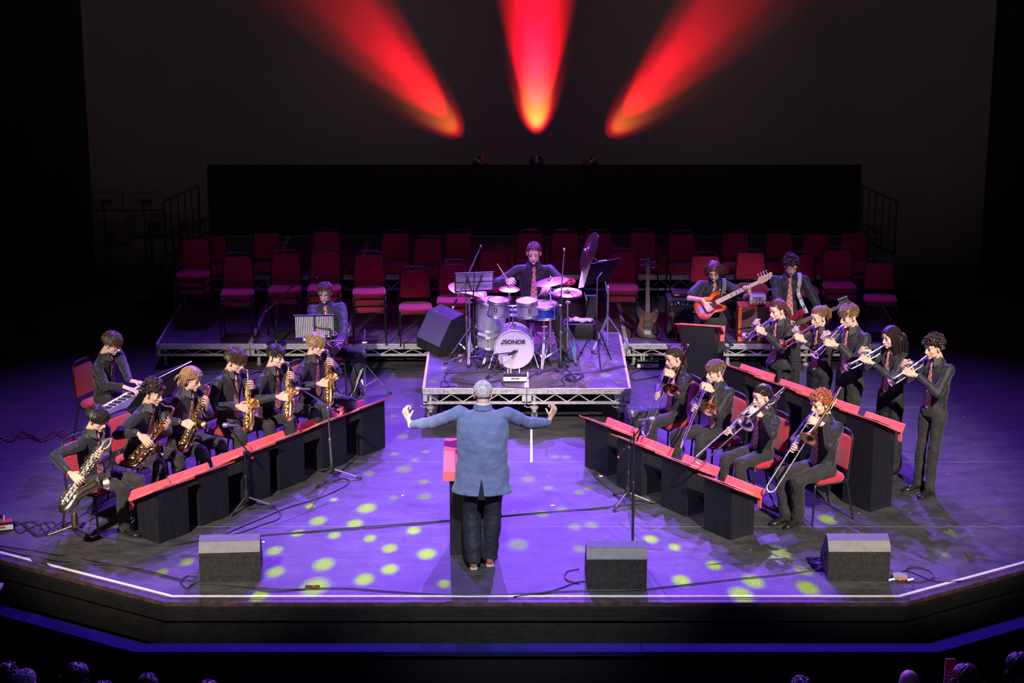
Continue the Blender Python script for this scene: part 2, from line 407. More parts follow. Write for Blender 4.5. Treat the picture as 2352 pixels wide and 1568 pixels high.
# ============================================================ staging
DECK = mat('black_ply_decking', (.085,.083,.09), .40, var=.35, vscale=5, bump=.15, bscale=40)
EDGE = mat('white_deck_edge', (.62,.62,.66), .5, var=.2, vscale=30)
def deck(name, x, y, z, wx, wy, label, group, front=True, legs=True, truss_h=.15, white=True, skip_side=False):
    r = tag(empty(name, (x, y, 0)), label, 'stage platform', group)
    mb = MB(); mb.box((wx/2, wy/2, z-.02), (wx-.012, wy-.012, .04)); mb.build('deck_top', DECK, r, smooth=False)
    # edge rails
    mb = MB()
    mb.box((wx/2, .012, z-.032), (wx-.006, .03, .066)); mb.box((wx/2, wy-.012, z-.032), (wx-.006, .03, .066))
    mb.box((.012, wy/2, z-.032), (.03, wy-.05, .066)); mb.box((wx-.012, wy/2, z-.032), (.03, wy-.05, .066))
    mb.mi = 1
    mb.box((wx/2, .004, z+.001), (wx-.006, .026, .006))
    mb.box((.012, wy/2, z+.001), (.022, wy-.02, .006)); mb.box((wx-.012, wy/2, z+.001), (.022, wy-.02, .006))
    mb.mi = 2
    for fx in (.2, .235, .74, .775): mb.lathe([(.006, 0), (.006, .004)], Matrix.Translation((wx*fx/.97, -.004, z-.035)) @ Matrix.Rotation(R(90), 4, 'X'), 8)
    mb.build('edge_frame', [ALU, EDGE if white else ALU, RUB], r, smooth=False)
    # truss below
    mb = MB(6); zt = z-.075; zb = z-truss_h-.045
    for yy in (.02, wy-.02):
        mb.box((wx/2, yy, zb), (wx-.02, .03, .03))
        nseg = max(3, int(wx/.30)); 
        for k in range(nseg):
            xa = .06+(wx-.12)*k/nseg; xb = .06+(wx-.12)*(k+1)/nseg; xm = (xa+xb)/2
            mb.tube([(xa, yy, zt), (xm, yy, zb+.01)], .007, 6); mb.tube([(xm, yy, zb+.01), (xb, yy, zt)], .007, 6)
        mb.box((.03, yy, (zt+zb)/2), (.05, .03, zt-zb)); mb.box((wx-.03, yy, (zt+zb)/2), (.05, .03, zt-zb))
    for xx in (.02, wx-.02):
        mb.box((xx, wy/2, zb), (.03, wy-.02, .03))
        for k in range(8):
            ya = .06+(wy-.12)*k/8; yb = .06+(wy-.12)*(k+1)/8; ym = (ya+yb)/2
            mb.tube([(xx, ya, zt), (xx, ym, zb+.01)], .007, 6); mb.tube([(xx, ym, zb+.01), (xx, yb, zt)], .007, 6)
    mb.build('truss', ALU, r, smooth=False)
    if legs:
        for lx in (.10, wx-.10):
            for ly in (.08, wy-.08):
                mb = MB(12); mb.tube([(lx, ly, 0.012), (lx, ly, z-.06)], .026); mb.lathe([(.042, 0.0), (.042, .014), (.028, .02)], Matrix.Translation((lx, ly, 0)))
                mb.build('leg', ALU, r)
    return r
T1X, T1Y, T1Z, MW, MD = -4.585, 25.32, .30, 1.212, 2.44
d0 = None
for i in range(8):
    if d0 is None: d0 = deck('stage_deck', T1X+i*MW, T1Y, T1Z, MW, MD, 'x', 'low front row of staging decks', truss_h=.10); d = d0
    else: d = dup(d0, loc=(T1X+i*MW, T1Y, 0))
    d['label'] = 'low black staging deck, %s in the front row' % ('leftmost', 'second from left', 'third from left', 'just left of the drum riser', 'behind the drum riser', 'bearing the sunburst bass', 'bearing the orange amplifier', 'rightmost')[i]
    d['group'] = 'low front row of staging decks'
    for ch in d.children:
        if ch.name.startswith('edge_frame'): pass
T2Y, T2Z = 27.78, .60
e0 = None
for i in range(8):
    if e0 is None: e0 = deck('stage_deck', T1X+i*MW, T2Y, T2Z, MW, MD, 'x', 'higher rear row of staging decks', truss_h=.16, white=False, legs=False); d = e0
    else: d = dup(e0, loc=(T1X+i*MW, T2Y, 0))
    d['label'] = 'higher rear black staging deck against the black flat, %s' % ('leftmost', 'second from left', 'third from left', 'fourth from left', 'fourth from right', 'third from right', 'second from right', 'rightmost')[i]
    d['group'] = 'higher rear row of staging decks'
# drum riser: two decks on castors
RX, RY, RZ = -1.045, 22.84, .47
for i in range(2):
    r = deck('drum_riser', RX+i*1.217, RY, RZ, 1.217, 2.43, '%s half of the castored riser under the drum kit' % ('left', 'right')[i], 'drum riser decks', truss_h=.13, legs=False)
    for lx in ((.09, 1.12) if i else (.09,)):
        for ly in (.08, 2.35):
            mb = MB(14); mb.tube([(lx, ly, .10), (lx, ly, RZ-.06)], .027); mb.lathe([(.045, .20), (.05, .215), (.05, .235), (.03, .245)], Matrix.Translation((lx, ly, 0)))
            mb.box((lx, ly+.01, .135), (.07, .12, .012)); mb.box((lx-.03, ly+.03, .10), (.006, .05, .08)); mb.box((lx+.03, ly+.03, .10), (.006, .05, .08))
            mb.tube([(lx-.02, ly-.03, .24), (lx-.08, ly-.05, .23), (lx-.12, ly-.05, .255)], .006, 6)
            lg = mb.build('leg', ALU, r)
            mb = MB(); mb.lathe([(.03, -.022), (.080, -.022), (.083, 0), (.080, .022), (.03, .022)], Matrix.Translation((lx, ly-.02, .083)) @ Matrix.Rotation(R(90), 4, 'Y'), 24)
            mb.build('castor_wheel', RUB, lg)
# black flat
r = tag(empty('masking_flat', (0, 30.24, 0)), 'long low black masking flat behind the platforms', 'stage flat')
mb = MB()
for i in range(8):
    mb.box((-4.57+1.226*(i+.5), 0, .845), (1.222, .03, 1.69))
mb.build('cloth_panel', BLKFAB, r, smooth=False)
for i in range(9): mb = MB(); mb.box((-4.57+1.226*i, .05, .8), (.04, .06, 1.6)); mb.build('brace', BLK, r, smooth=False)
# stairs at both ends
STEP = mat('grey_step_tread', (.05,.05,.052), .8, var=.3)
def stairs(side):
    x0 = -4.62 if side < 0 else 5.16
    r = tag(empty('stage_stairs', (x0, 28.35, 0)), 'black steps climbing to the %s end of the platforms' % ('left' if side < 0 else 'right'), 'steps', 'side steps')
    for k, (w0, w1, z) in enumerate(((.0, .26, .45), (.20, .50, .30), (.44, .80, .15))):
        mb = MB(); xm = side*(w0+w1)/2
        mb.box((xm, .6, z-.02), (w1-w0, 1.2, .04)); mb.mi = 1
        mb.box((side*(w1-.02), .6, z+.001), (.035, 1.2, .004)); mb.box((xm, .0, z-.02), (w1-w0, .012, .045))
        mb.box((xm, 1.2, z-.02), (w1-w0, .012, .045)); mb.mi = 2
        mb.box((xm-side*.02, .6, (z-.04)/2), (w1-w0-.06, 1.1, z-.04))
        mb.build('step', [STEP, mat('pale_step_nosing', (.22,.2,.18), .7), BLK], r, smooth=False)
    mb = MB(8); ye = 1.25; n = 6
    a, b = V((side*.0, ye, 1.50)), V((side*.52, ye, 1.27)); c_, d_ = V((0, ye, .72)), V((side*.52, ye, .46))
    mb.tube([a, b], .02); mb.tube([c_, d_], .02)
    for i in range(n):
        t = i/(n-1); p = a.lerp(b, t); q = c_.lerp(d_, t)
        if i in (0, n-1): q = V((q.x, q.y, .46 if i else .6))
        mb.tube([q, p], .016 if i in (0, n-1) else .010)
    mb.build('handrail', BLK, r)
stairs(-1); stairs(1)
# moving heads behind the flat
for i, (p, t) in enumerate(BEAMS):
    r = tag(empty('uplight', (p.x, p.y-.02, 0)), 'black stage uplight peeping over the black flat, %s' % ('tilted left', 'in the middle', 'tilted right')[i], 'stage light', 'red uplights behind the flat')
    mb = MB(); mb.box((0, 0, .70), (.24, .20, .24)); mb.build('base', BLK, r, smooth=False)
    mb = MB(); mb.box((0, 0, .29), (.3, .2, .58)); mb.build('riser_case', BLK, r, smooth=False)
    mb = MB(); mb.box((-.13, 0, 1.15), (.03, .1, .7)); mb.box((.13, 0, 1.15), (.03, .1, .7)); mb.box((0, 0, .84), (.28, .1, .04)); mb.build('yoke', BLK, r, smooth=False)
    Mx = Matrix.Translation((0, 0, 1.60)) @ Matrix.Rotation(R((-34, 0, 34)[i]), 4, 'Y')
    mb = MB(20); mb.lathe([(.07, -.2), (.10, -.14), (.105, .08), (.095, .13), (.09, .135), (.08, .10)], Mx); mb.build('lamp_head', BLK, r)
# ============================================================ people
def organic(name, mb, m, parent, voxel=.009, sm=3, disp=0.0, dsize=.1, fac=.5):
    o = mb.build(name, m, None)
    md = o.modifiers.new('remesh', 'REMESH'); md.mode = 'VOXEL'; md.voxel_size = voxel; md.use_smooth_shade = True
    if sm: s = o.modifiers.new('smooth', 'SMOOTH'); s.iterations = sm; s.factor = fac
    if disp:
        key = 'folds%.2f' % dsize
        t = bpy.data.textures.get(key)
        if not t:
            t = bpy.data.textures.new(key, 'CLOUDS'); t.noise_scale = dsize; t.noise_depth = 2; t.noise_type = 'SOFT_NOISE'
        d = o.modifiers.new('folds', 'DISPLACE'); d.texture = t; d.strength = disp; d.mid_level = .5; d.texture_coords = 'GLOBAL'
        key = 'creases'
        t = bpy.data.textures.get(key)
        if not t:
            t = bpy.data.textures.new(key, 'CLOUDS'); t.noise_scale = .035; t.noise_depth = 1
        d = o.modifiers.new('creases', 'DISPLACE'); d.texture = t; d.strength = disp*.16; d.mid_level = .5; d.texture_coords = 'GLOBAL'
    if parent:
        o.parent = parent; o.matrix_parent_inverse = Matrix.Translation(-parent.location)
    return o
def put(o, parent):
    o.parent = parent; o.matrix_parent_inverse = Matrix.Translation(-parent.location); return o
SKIN = {k: mat('skin_'+k, c, .5, var=.07, vscale=30, spec=.4) for k, c in (('pale', (.70,.46,.34)), ('fair', (.66,.42,.30)), ('warm', (.60,.36,.25)))}
SHIRT = mat('black_shirt_cloth', (.013,.014,.019), .62, var=.2, bump=.25, bscale=45, spec=.4, sheen=.15)
TROUS = mat('charcoal_trouser_cloth', (.017,.016,.018), .8, var=.2, bump=.2, bscale=60, sheen=.1)
BLUEJ = mat('slate_blue_jacket_wool', (.12,.16,.33), .8, var=.12, bump=.2, bscale=120, sheen=.2)
LEATH = mat('polished_black_leather', (.012,.012,.013), .22, coat=.4)
TAN = mat('tan_leather', (.32,.10,.035), .5)
SOLE = mat('pale_rubber_sole', (.5,.48,.42), .7)
EYEW = mat('eye_white', (.6,.58,.56), .3); EYED = mat('dark_iris', (.02,.015,.012), .2); LIP = mat('lip', (.42,.14,.12), .5)
GLASS = mat('spectacle_frame', (.02,.02,.022), .3)
HAIRC = {'black': (.012,.009,.008), 'dark': (.022,.013,.010), 'brown': (.055,.028,.016), 'ginger': (.30,.085,.028), 'blond': (.30,.18,.085), 'lightbrown': (.16,.085,.045), 'grey': (.50,.49,.50), 'auburn': (.09,.028,.018)}
def hmat(c): return mat('hair_'+c, HAIRC[c], .48, var=.3, vscale=60, spec=.5)
def basis(f, u):
    f = V(f).normalized(); u = (V(u)-f*f.dot(V(u))).normalized(); r = f.cross(u).normalized(); return r, f, u   # right, forward, up
def ik(a, c, l1, l2, pole):
    a, c = V(a), V(c); d = c-a; L_ = d.length; m = (l1+l2)*.995
    if L_ > m: k = L_/m; l1 *= k; l2 *= k
    t = (l1*l1-l2*l2+L_*L_)/(2*L_); h = math.sqrt(max(0, l1*l1-t*t)); n_ = d.normalized()
    p = V(pole); p = p-n_*p.dot(n_); p = p.normalized() if p.length > 1e-4 else n_.orthogonal()
    return a+n_*t+p*h
def hand_prims(mb, W, grip, d, n, s=1.0, curl=.6, thumb=1, spread=1.0):
    """palm around grip; d = finger direction, n = palm normal (towards the thing held); thumb=+1/-1 side"""
    d = V(d).normalized(); n = V(n); n = (n-d*n.dot(d)).normalized(); x = d.cross(n)*thumb    # thumb side
    base = V(grip)-d*.045*s-n*.018*s
    # palm
    for k in (-1.5, -.5, .5, 1.5):
        mb.cap(base+x*k*.013*s, base+d*.075*s+x*k*.021*s, .014*s, .0125*s, 8)
    mb.cap(W, base+d*.01*s, .024*s, .022*s, 10)
    for k, L0 in ((-1.5, .062), (-.5, .075), (.5, .080), (1.5, .073)):
        p = base+d*.082*s+x*k*.0225*s*spread; a = R(12)+curl*R(22); dd = (d+x*k*.05*spread).normalized()
        for j, fr in enumerate((.48, .30, .24)):
            q = p+(dd*cos(a)+n*sin(a))*L0*fr*s*1.1
            mb.cap(p, q, (.0098-.0008*j)*s, (.0092-.0008*j)*s, 7); p = q; a += curl*R(48)+R(6)
    p = base+x*.026*s+d*.008*s; q = p+(x*.8+d*.55+n*.45).normalized()*.036*s; mb.cap(p, q, .0135*s, .011*s, 8)
    r_ = q+(d*.75+n*(.35+.4*curl)+x*.2).normalized()*.034*s; mb.cap(q, r_, .0108*s, .0085*s, 8)
def head_prims(mb, M, nb, s=1.0):
    X, Y, Z = [M.to_3x3() @ V(a) for a in ((1,0,0),(0,1,0),(0,0,1))]; P = lambda x, y, z: M @ V((x*s, y*s, z*s))
    E = lambda c, r: mb.ell(P(*c), (X*r[0]*s, Y*r[1]*s, Z*r[2]*s), 16, 10)
    E((0,-.012,.035), (.074,.094,.080)); E((0,.024,-.028), (.061,.064,.082)); E((0,.03,-.066), (.050,.050,.046)); E((0,.066,-.098), (.021,.018,.017))
    E((0,.055,.045), (.055,.035,.035))
    mb.cap(P(0,.084,.010), P(0,.108,-.026), .0085*s, .0125*s, 8); E((.011,.096,-.034), (.009,.010,.008)); E((-.011,.096,-.034), (.009,.010,.008))
    mb.cap(P(-.040,.074,.024), P(.040,.074,.024), .013*s, .013*s, 8)
    for k in (-1, 1):
        E((k*.036,.058,-.024), (.022,.022,.022)); E((k*.076,-.008,-.012), (.010,.018,.031)); E((k*.080,-.014,.002), (.010,.014,.018)); E((k*.040,.02,-.068), (.018,.03,.03))
    mb.cap(P(-.017,.083,-.058), P(.017,.083,-.058), .009*s, .009*s, 8); mb.cap(P(-.014,.082,-.069), P(.014,.082,-.069), .009*s, .009*s, 8)
    mb.cap(P(0,-.022,-.055), nb, .054*s, .062*s, 14)
def ellip_r(p, c, r): return math.sqrt(((p.x-c[0])/r[0])**2+((p.y-c[1])/r[1])**2+((p.z-c[2])/r[2])**2)
def hair(name, M, s, col, st, parent, seed=1):
    """st: dict(length, fringe, vol, curl, back, part, n, tail)"""
    rnd = random.Random(seed); mb = MB(5); mb.T = M @ Matrix.Scale(s, 4)
    vol = st.get('vol', .008); c = V((0,-.014,.040)); r = V((.076+vol,.096+vol,.080+vol*1.2))
    hl = st.get('line', .062); back = st.get('back', -.065)
    def above(p):                       # hairline test
        if p.y > -.01: return p.z > lerp(st.get('side', .0), hl, min(1, (p.y+.01)/.075))
        return p.z > lerp(st.get('side', .0), back, min(1, (-p.y-.01)/.06))
    # cap shell
    nu, nv = 40, 22; vs = []; keep = {}
    for i in range(nv+1):
        for j in range(nu):
            a = pi*i/nv; b = 2*pi*j/nu
            q = V((r.x*sin(a)*cos(b), r.y*sin(a)*sin(b), -r.z*cos(a)))
            k = 1+.035*noise.noise(q*32+V((seed, 0, 0)))+st.get('lump', .0)*noise.noise(q*70+V((0, seed, 0)))
            vs.append(c+q*k)
    fs = []
    for i in range(nv):
        for j in range(nu):
            f = (i*nu+j, i*nu+(j+1) % nu, (i+1)*nu+(j+1) % nu, (i+1)*nu+j)
            if all(above(vs[k]) for k in f): fs.append(f)
    mb.add(vs, fs)
    crown = V((st.get('part', .012), -.035, .12)); n = st.get('n', 110); tries = 0; made = 0
    if st.get('curl', 0):
        k = st['curl']
        while made < n and tries < 4000:
            tries += 1
            a = math.acos(rnd.uniform(-.8, 1)); b = rnd.uniform(0, 2*pi)
            p = c+V((r.x*sin(a)*cos(b), r.y*sin(a)*sin(b), r.z*cos(a)))*rnd.uniform(.98, 1.06+k*.8)
            if not above(p-V((0,0,.012))): continue
            if p.y > .05 and p.z < hl+.005: continue
            made += 1; ra = rnd.uniform(.010, .017); ax = V((rnd.uniform(-1,1), rnd.uniform(-1,1), rnd.uniform(-1,1)))
            mb.torus(p, ax, ra*.8, ra*.55, 8, 5)
    else:
        n = int(n*3.6)
        while made < n and tries < 9000:
            tries += 1
            a = math.acos(rnd.uniform(-.55, 1)); b = rnd.uniform(0, 2*pi)
            q = V((r.x*sin(a)*cos(b), r.y*sin(a)*sin(b), r.z*cos(a))); p = c+q
            if not above(p): continue
            made += 1
            nrm = V((q.x/r.x**2, q.y/r.y**2, q.z/r.z**2)).normalized(); d = p-crown
            front = p.y > .035; side = p.z < .045
            if st.get('back_comb'): d = V((-p.x*2.0, -.10, -.02 if p.y > 0 else .02))
            elif st.get('parted'): d = V(((1 if p.x > 0 else -1)*.10, -.05, -.03))
            elif st.get('sweep'): d = d.normalized()+V(st['sweep'])
            d = d-nrm*d.dot(nrm); d = (d.normalized() if d.length > 1e-3 else V((0,1,0)))+V((rnd.uniform(-1,1), rnd.uniform(-1,1), rnd.uniform(-1,1)))*st.get('messy', .25)+nrm*st.get('lift', .15)
            L_ = st.get('fringe', .04) if front else st.get('length', .05)
            if side and st.get('length', .05) < .1: L_ *= st.get('sides', .4)
            L_ *= rnd.uniform(.75, 1.15); steps = max(3, int(L_/.018)); pts = [p-nrm*.004]; x = p.copy()
            for k in range(steps):
                d = d.normalized(); x = x+d*(L_/steps)
                e = ellip_r(x, c, r*1.03)
                if e < 1: x = c+(x-c)/e
                if e > 1.12 and L_ < .1: d = d-nrm*.5
                g_ = .55 if e > 1.02 else .25
                d = d+V((0, 0, -g_ if L_ > .07 or x.z < 0 else -.12))
                if L_ > .1 and x.z < .055 and x.y > .0 and abs(x.x) < .080: x.x = (.080 if x.x > 0 else -.080); x.y = min(x.y, .05)
                if L_ > .1 and x.z < -.03: x.x *= .985; x.y = max(x.y, -.118)
                pts.append(x.copy())
            w0 = st.get('w', .0045)*.72
            mb.tube(pts, [w0*(.7+.5*sin(pi*min(1, (i+.6)/len(pts)))) if i < len(pts)-1 else w0*.25 for i in range(len(pts))], 4)
    t = st.get('tail')
    if t:
        for i in range(16):
            pts = []; ox, oz = rnd.uniform(-.018, .018), rnd.uniform(-.014, .014)
            for k, q in enumerate(spline(t, 4)):
                f = min(1, k/6); wv = st.get('wavy', .004)
                pts.append(V(q)+V((ox*f+wv*sin(k*1.1+i), oz*f+wv*cos(k*.9+i*2), wv*sin(k+i))))
            m_ = len(pts); mb.tube(pts, [.009*(1-.6*abs(2*k/m_-1)**2) for k in range(m_)], 5)
    return put(mb.build(name, hmat(col), None, ang=60), parent)
def shoe(mb, ank, d, s, mi_sole):
    d = V((d[0], d[1], 0)).normalized(); x = V((-d.y, d.x, 0)); o = V((ank[0], ank[1], 0 if ank[2] < .25 else ank[2]-.10))
    z0 = ank[2]-.10*s
    o = V((ank[0], ank[1], z0))
    def ring(y, w_, h, zb=.018, n=12):
        return [o+d*y*s+x*w_*s*cos(2*pi*j/n)+V((0,0,(zb+h/2+h/2*sin(2*pi*j/n))*s)) for j in range(n)]
    mb.mi = 0; mb.rings([ring(-.072,.012,.05), ring(-.065,.030,.080), ring(-.03,.036,.095), ring(.01,.036,.092), ring(.05,.040,.070), ring(.10,.045,.048), ring(.15,.042,.038), ring(.185,.026,.028), ring(.195,.010,.018)])
    mb.mi = mi_sole
    pts = [(-.074,0),(-.060,.032),(0,.036),(.05,.040),(.10,.047),(.15,.045),(.188,.026),(.198,0),(.188,-.026),(.15,-.045),(.10,-.047),(.05,-.040),(0,-.036),(-.060,-.032)]
    mb.rings([[o+d*a*s+x*b*s+V((0,0,z)) for a, b in pts] for z in (.0, .022*s)]); mb.mi = 0
def person(P):
    """P: hip, head (centre), face (dir), chest (dir), hands: {'L':(grip,d,n,curl),'R':...}, knees, ankles, toes ..."""
    s = P.get('s', 1.0); hip, H = V(P['hip']), V(P['head'])
    root = tag(empty('person', (hip.x, hip.y, P.get('z0', 0))), P['label'], 'person')
    bpy_loc = root.location
    fr = V(P['face']); Hr, Hf, Hu = basis(fr, P.get('hup', (0,0,1)))
    HM = Matrix((Hr, Hf, Hu)).transposed().to_4x4(); HM.translation = H
    ch = V(P['chest']).normalized()
    nb = P.get('neck'); 
    if nb is None: nb = H-Hu*.135*s-V((0,0,.018*s))-Hf*.028*s-ch*.02*s
    nb = V(nb); tu = (nb-hip).normalized(); tr, tf, tu = basis(ch, tu)
    # torso: slight curve through a chest point
    TL = (nb-hip).length; wx = P.get('w', 1.0)
    def cen(t): return hip+(nb-hip)*t-tf*.022*s*sin(pi*max(0, min(1, t)))
    jacket = P.get('jacket')
    prof = [(-.13,.150,.112),(0,.160,.118),(.18,.146,.106),(.42,.156,.112),(.66,.176,.120),(.82,.172,.108),(.92,.132,.085),(1.0,.078,.066)]
    if jacket: prof = [(-.34,.254,.162),(-.2,.232,.155),(0,.224,.150),(.2,.208,.140),(.45,.210,.138),(.68,.216,.135),(.84,.208,.115),(.93,.150,.088),(1.0,.080,.068)]
    if P.get('female'): prof = [(a, b*(.95 if a < .3 else .90), c*(.95 if a < .5 else 1.0)) for a, b, c in prof]
    ringf = lambda t, rx, ry, n=24: [cen(t)+tr*rx*s*wx*cos(2*pi*j/n)+tf*ry*s*wx*(1.0 if sin(2*pi*j/n) > 0 else .92)*sin(2*pi*j/n) for j in range(n)]
    sh = {}; el = {}; wr = {}
    sw = (.168 if P.get('female') else .182)*(1.08 if jacket else 1)*s*wx
    for k, sg in (('L', -1), ('R', 1)):
        up = P.get('lift', {}).get(k, 0)
        sh[k] = nb-tu*.075*s+tr*sg*sw+tf*P.get('shf', .0)+V((0,0,up))
        gp, d, n_, cu = P['hands'][k][:4]; d = V(d).normalized(); n_ = V(n_); n_ = (n_-d*n_.dot(d)).normalized()
        wr[k] = V(gp)-d*.105*s-n_*.018*s
        pole = P.get('pole', {}).get(k) or (tr*sg*.8-V((0,0,1))-tf*.25)
        el[k] = ik(sh[k], wr[k], .285*s, .255*s, pole)
    # body (skin)
    mb = MB(12); head_prims(mb, HM, nb-tu*.01, s)
    mb.cap(nb, cen(.75), .055*s, .06*s); mb.cap(cen(.75), hip, .06*s, .07*s)
    for k in 'LR':
        mb.cap(cen(.80), sh[k], .035*s, .034*s); mb.cap(sh[k], el[k], .036*s, .033*s)
        mb.cap(el[k], wr[k], .036*s, .024*s)
        gp, d, n_, cu = P['hands'][k][:4]; th = 1 if k == 'R' else -1
        hand_prims(mb, wr[k], gp, d, n_, s*P.get('hs', 1.0), cu, th)
    body = organic('body', mb, SKIN[P.get('skin', 'fair')], root, .0042, 2, 0, fac=.45)
    # eyes, brows, lips
    X = lambda x, y, z: HM @ V((x*s, y*s, z*s))
    R3 = HM.to_3x3()
    for k in (-1, 1):
        mb = MB(8); mb.ell(X(k*.031,.0725,.0), [R3 @ V(a)*s for a in ((.0135,0,0),(0,.0125,0),(0,0,.0085))], 10, 6)
        mb.mi = 1; mb.ell(X(k*.031,.0815,-.002), [R3 @ V(a)*s for a in ((.0062,0,0),(0,.0042,0),(0,0,.0062))], 8, 5)
        mb.mi = 2; mb.tube([X(k*.017,.083,.001), X(k*.024,.087,.0062), X(k*.034,.087,.0072), X(k*.047,.077,.002)], .0022*s, 5)
        put(mb.build('eye', [EYEW, EYED, mat('eyelash', (.02,.013,.01), .6)]), root)
        mb = MB(6); mb.tube([X(k*.014,.0865,.023), X(k*.026,.0895,.028), X(k*.040,.083,.028), X(k*.052,.070,.020)], [.0025*s,.0038*s,.0034*s,.0015*s], 6)
        put(mb.build('eyebrow', hmat(P.get('brow', P['hair'][0])) , None), root)
    mb = MB(8); mb.tube([X(-.022,.081,-.063), X(-.010,.0905,-.060), X(.010,.0905,-.060), X(.022,.081,-.063)], [.002*s,.0055*s,.0055*s,.002*s], 8)
    mb.tube([X(-.018,.081,-.067), X(0,.0895,-.070), X(.018,.081,-.067)], [.002*s,.0058*s,.002*s], 8)
    put(mb.build('lips', LIP), root)
    hair('hair', HM, s, P['hair'][0], P['hair'][1], root, P.get('seed', 3))
    if P.get('glasses'):
        mb = MB(5)
        for k in (-1, 1):
            q = [X(k*.032+.021*cos(a), .094-.004*abs(cos(a)), .0+.016*sin(a)) for a in [2*pi*i/14 for i in range(15)]]
            mb.tube(q, .0018*s, 5); mb.tube([X(k*.052,.090,.006), X(k*.078,.04,.005), X(k*.080,-.01,.0)], .0016*s, 5)
        mb.tube([X(-.011,.095,.003), X(0,.098,.005), X(.011,.095,.003)], .0016*s, 5)
        put(mb.build('glasses', GLASS), root)
    # shirt or jacket
    top = MB(14); top.rings([ringf(t, a, b) for t, a, b in prof])
    m_top = P.get('top', SHIRT); xr = 1.10 if jacket else 1.0
    for k in 'LR':
        top.ell(sh[k]-tu*.005*s, [tr*.062*s*xr, tf*.062*s*xr, tu*.060*s*xr]); top.cap(cen(.84)+tr*(.07 if k == 'R' else -.07)*s, sh[k]+tu*.008, .065*s, .054*s*xr)
        if P.get('short'):
            q = sh[k].lerp(el[k], .72); top.cap(sh[k], q, .060*s, .068*s)
        else:
            top.cap(sh[k], el[k], .061*s*xr, .053*s*xr); q = el[k].lerp(wr[k], .95); top.cap(el[k], q, .053*s*xr, .037*s*xr)
    # collar
    cd = (nb-H).normalized()
    top.rings([[nb+tu*h*s+tf*o_*s+tr*rr*s*cos(2*pi*j/16)+tf*rr*s*1.02*sin(2*pi*j/16) for j in range(16)] for h, rr, o_ in ((-.02,.085,0),(.002,.072,.004),(.020,.066,.008),(.034,.064,.010))])
    organic('jacket' if jacket else 'shirt', top, m_top, root, .0095, 3, .030 if not jacket else .025, .12)
    if not jacket:
        for sg in (-1, 1):
            q = [nb+tu*.042*s+tr*sg*.010*s+tf*.076*s, nb+tu*.050*s+tr*sg*.064*s+tf*.012*s, nb-tu*.018*s+tr*sg*.083*s+tf*.040*s, nb-tu*.052*s+tr*sg*.052*s+tf*.110*s]
            mb = MB(); mb.rings([q, [p+tf*.006+tr*sg*.002 for p in q]]); put(mb.build('collar', SHIRT), root)
    # trousers
    leg = MB(14); hr, hf, hu = basis(P.get('hipdir', ch), (0,0,1)); tm = P.get('legs', TROUS); wide = P.get('wide', 0)
    hp = {k: hip+hr*(.088 if k == 'R' else -.088)*s-V((0,0,.035*s)) for k in 'LR'}
    leg.ell(hip-V((0,0,.01)), [hr*.168*s*wx, hf*.125*s*wx, V((0,0,.115*s))])
    fm = P.get('fat', 1.0)
    sm_ = MB(12); shoes = []
    for k in 'LR':
        kn, an = V(P['knees'][k]), V(P['ankles'][k])
        leg.cap(hp[k], kn, .092*s*fm, (.066+wide*.05)*s*fm); hem = kn.lerp(an, 1.03 if not wide else 1.0)
        leg.cap(kn, kn.lerp(an, .5), (.070+wide*.05)*s*fm, (.070+wide*.07)*s*fm); leg.cap(kn.lerp(an, .5), hem, (.069+wide*.07)*s*fm, (.064+wide*.09)*s*fm)
    if wide: leg.cap(hip-V((0,0,.1)), (V(P['knees']['L'])+V(P['knees']['R']))/2, .12*s, .10*s)
    organic('trousers', leg, tm, root, .011, 3, .032, .12)
    for k in 'LR':
        if P.get('noshoe') == k: continue
        sm_ = MB(12); shoe(sm_, P['ankles'][k], P['toes'][k], s, 1)
        put(sm_.build('shoe', [P.get('shoem', LEATH), P.get('solem', RUB)]), root)
    # tie
    if P.get('tie', True):
        pts = []; swg = P.get('tieswing', 0.0)
        for i in range(15):
            t = lerp(.965, P.get('tieend', .05), i/14)
            def ry(t):
                for (a, _, b), (a2, _, b2) in zip(prof, prof[1:]):
                    if a <= t <= a2: return lerp(b, b2, (t-a)/(a2-a))
                return prof[0][2]
            off = ry(t)*s*wx+.010+(.006 if i < 2 else 0)
            pts.append(cen(t)+tf*off+tr*(P.get('tiex', 0)*(1-t)+swg*((1-t)**2)*.2))
        mb = MB(); vs = []; uv = []; fs = []
        wd = [.017,.022,.013,.018,.022,.026,.029,.032,.035,.037,.039,.041,.043,.044,.001]
        ll = 0
        for i, p in enumerate(pts):
            if i: ll += (pts[i]-pts[i-1]).length
            th_ = .014 if i < 2 else .003
            for sx, dz in ((-1, 0), (0, th_), (1, 0), (1, -.004), (-1, -.004)):
                vs.append(p+tr*wd[i]*s*sx+tf*dz); uv.append((wd[i]*sx, ll))
        for i in range(14):
            for j in range(5):
                a, b = i*5+j, i*5+(j+1) % 5; fs.append((a, b, b+5, a+5))
        mb.add(vs, fs); mb.uv = uv; put(mb.build('tie', P.get('tiem', TIE)), root)
    for k in P.get('strap', []):
        mb = MB(6)
        pl_ = [nb+tr*k*.07*s+tf*.03*s+tu*.035*s, nb+tr*k*.085*s+tf*.085*s-tu*.03*s, cen(.8)+tr*k*.075*s+tf*.135*s, cen(.5)+tr*k*.03*s+tf*.16*s]
        mb.tube(spline(pl_, 3), .007, 6); put(mb.build('neck_strap', RUB), root)
    return dict(root=root, nb=nb, cen=cen, tr=tr, tf=tf, tu=tu, HM=HM, sh=sh, el=el, wr=wr, body=body)

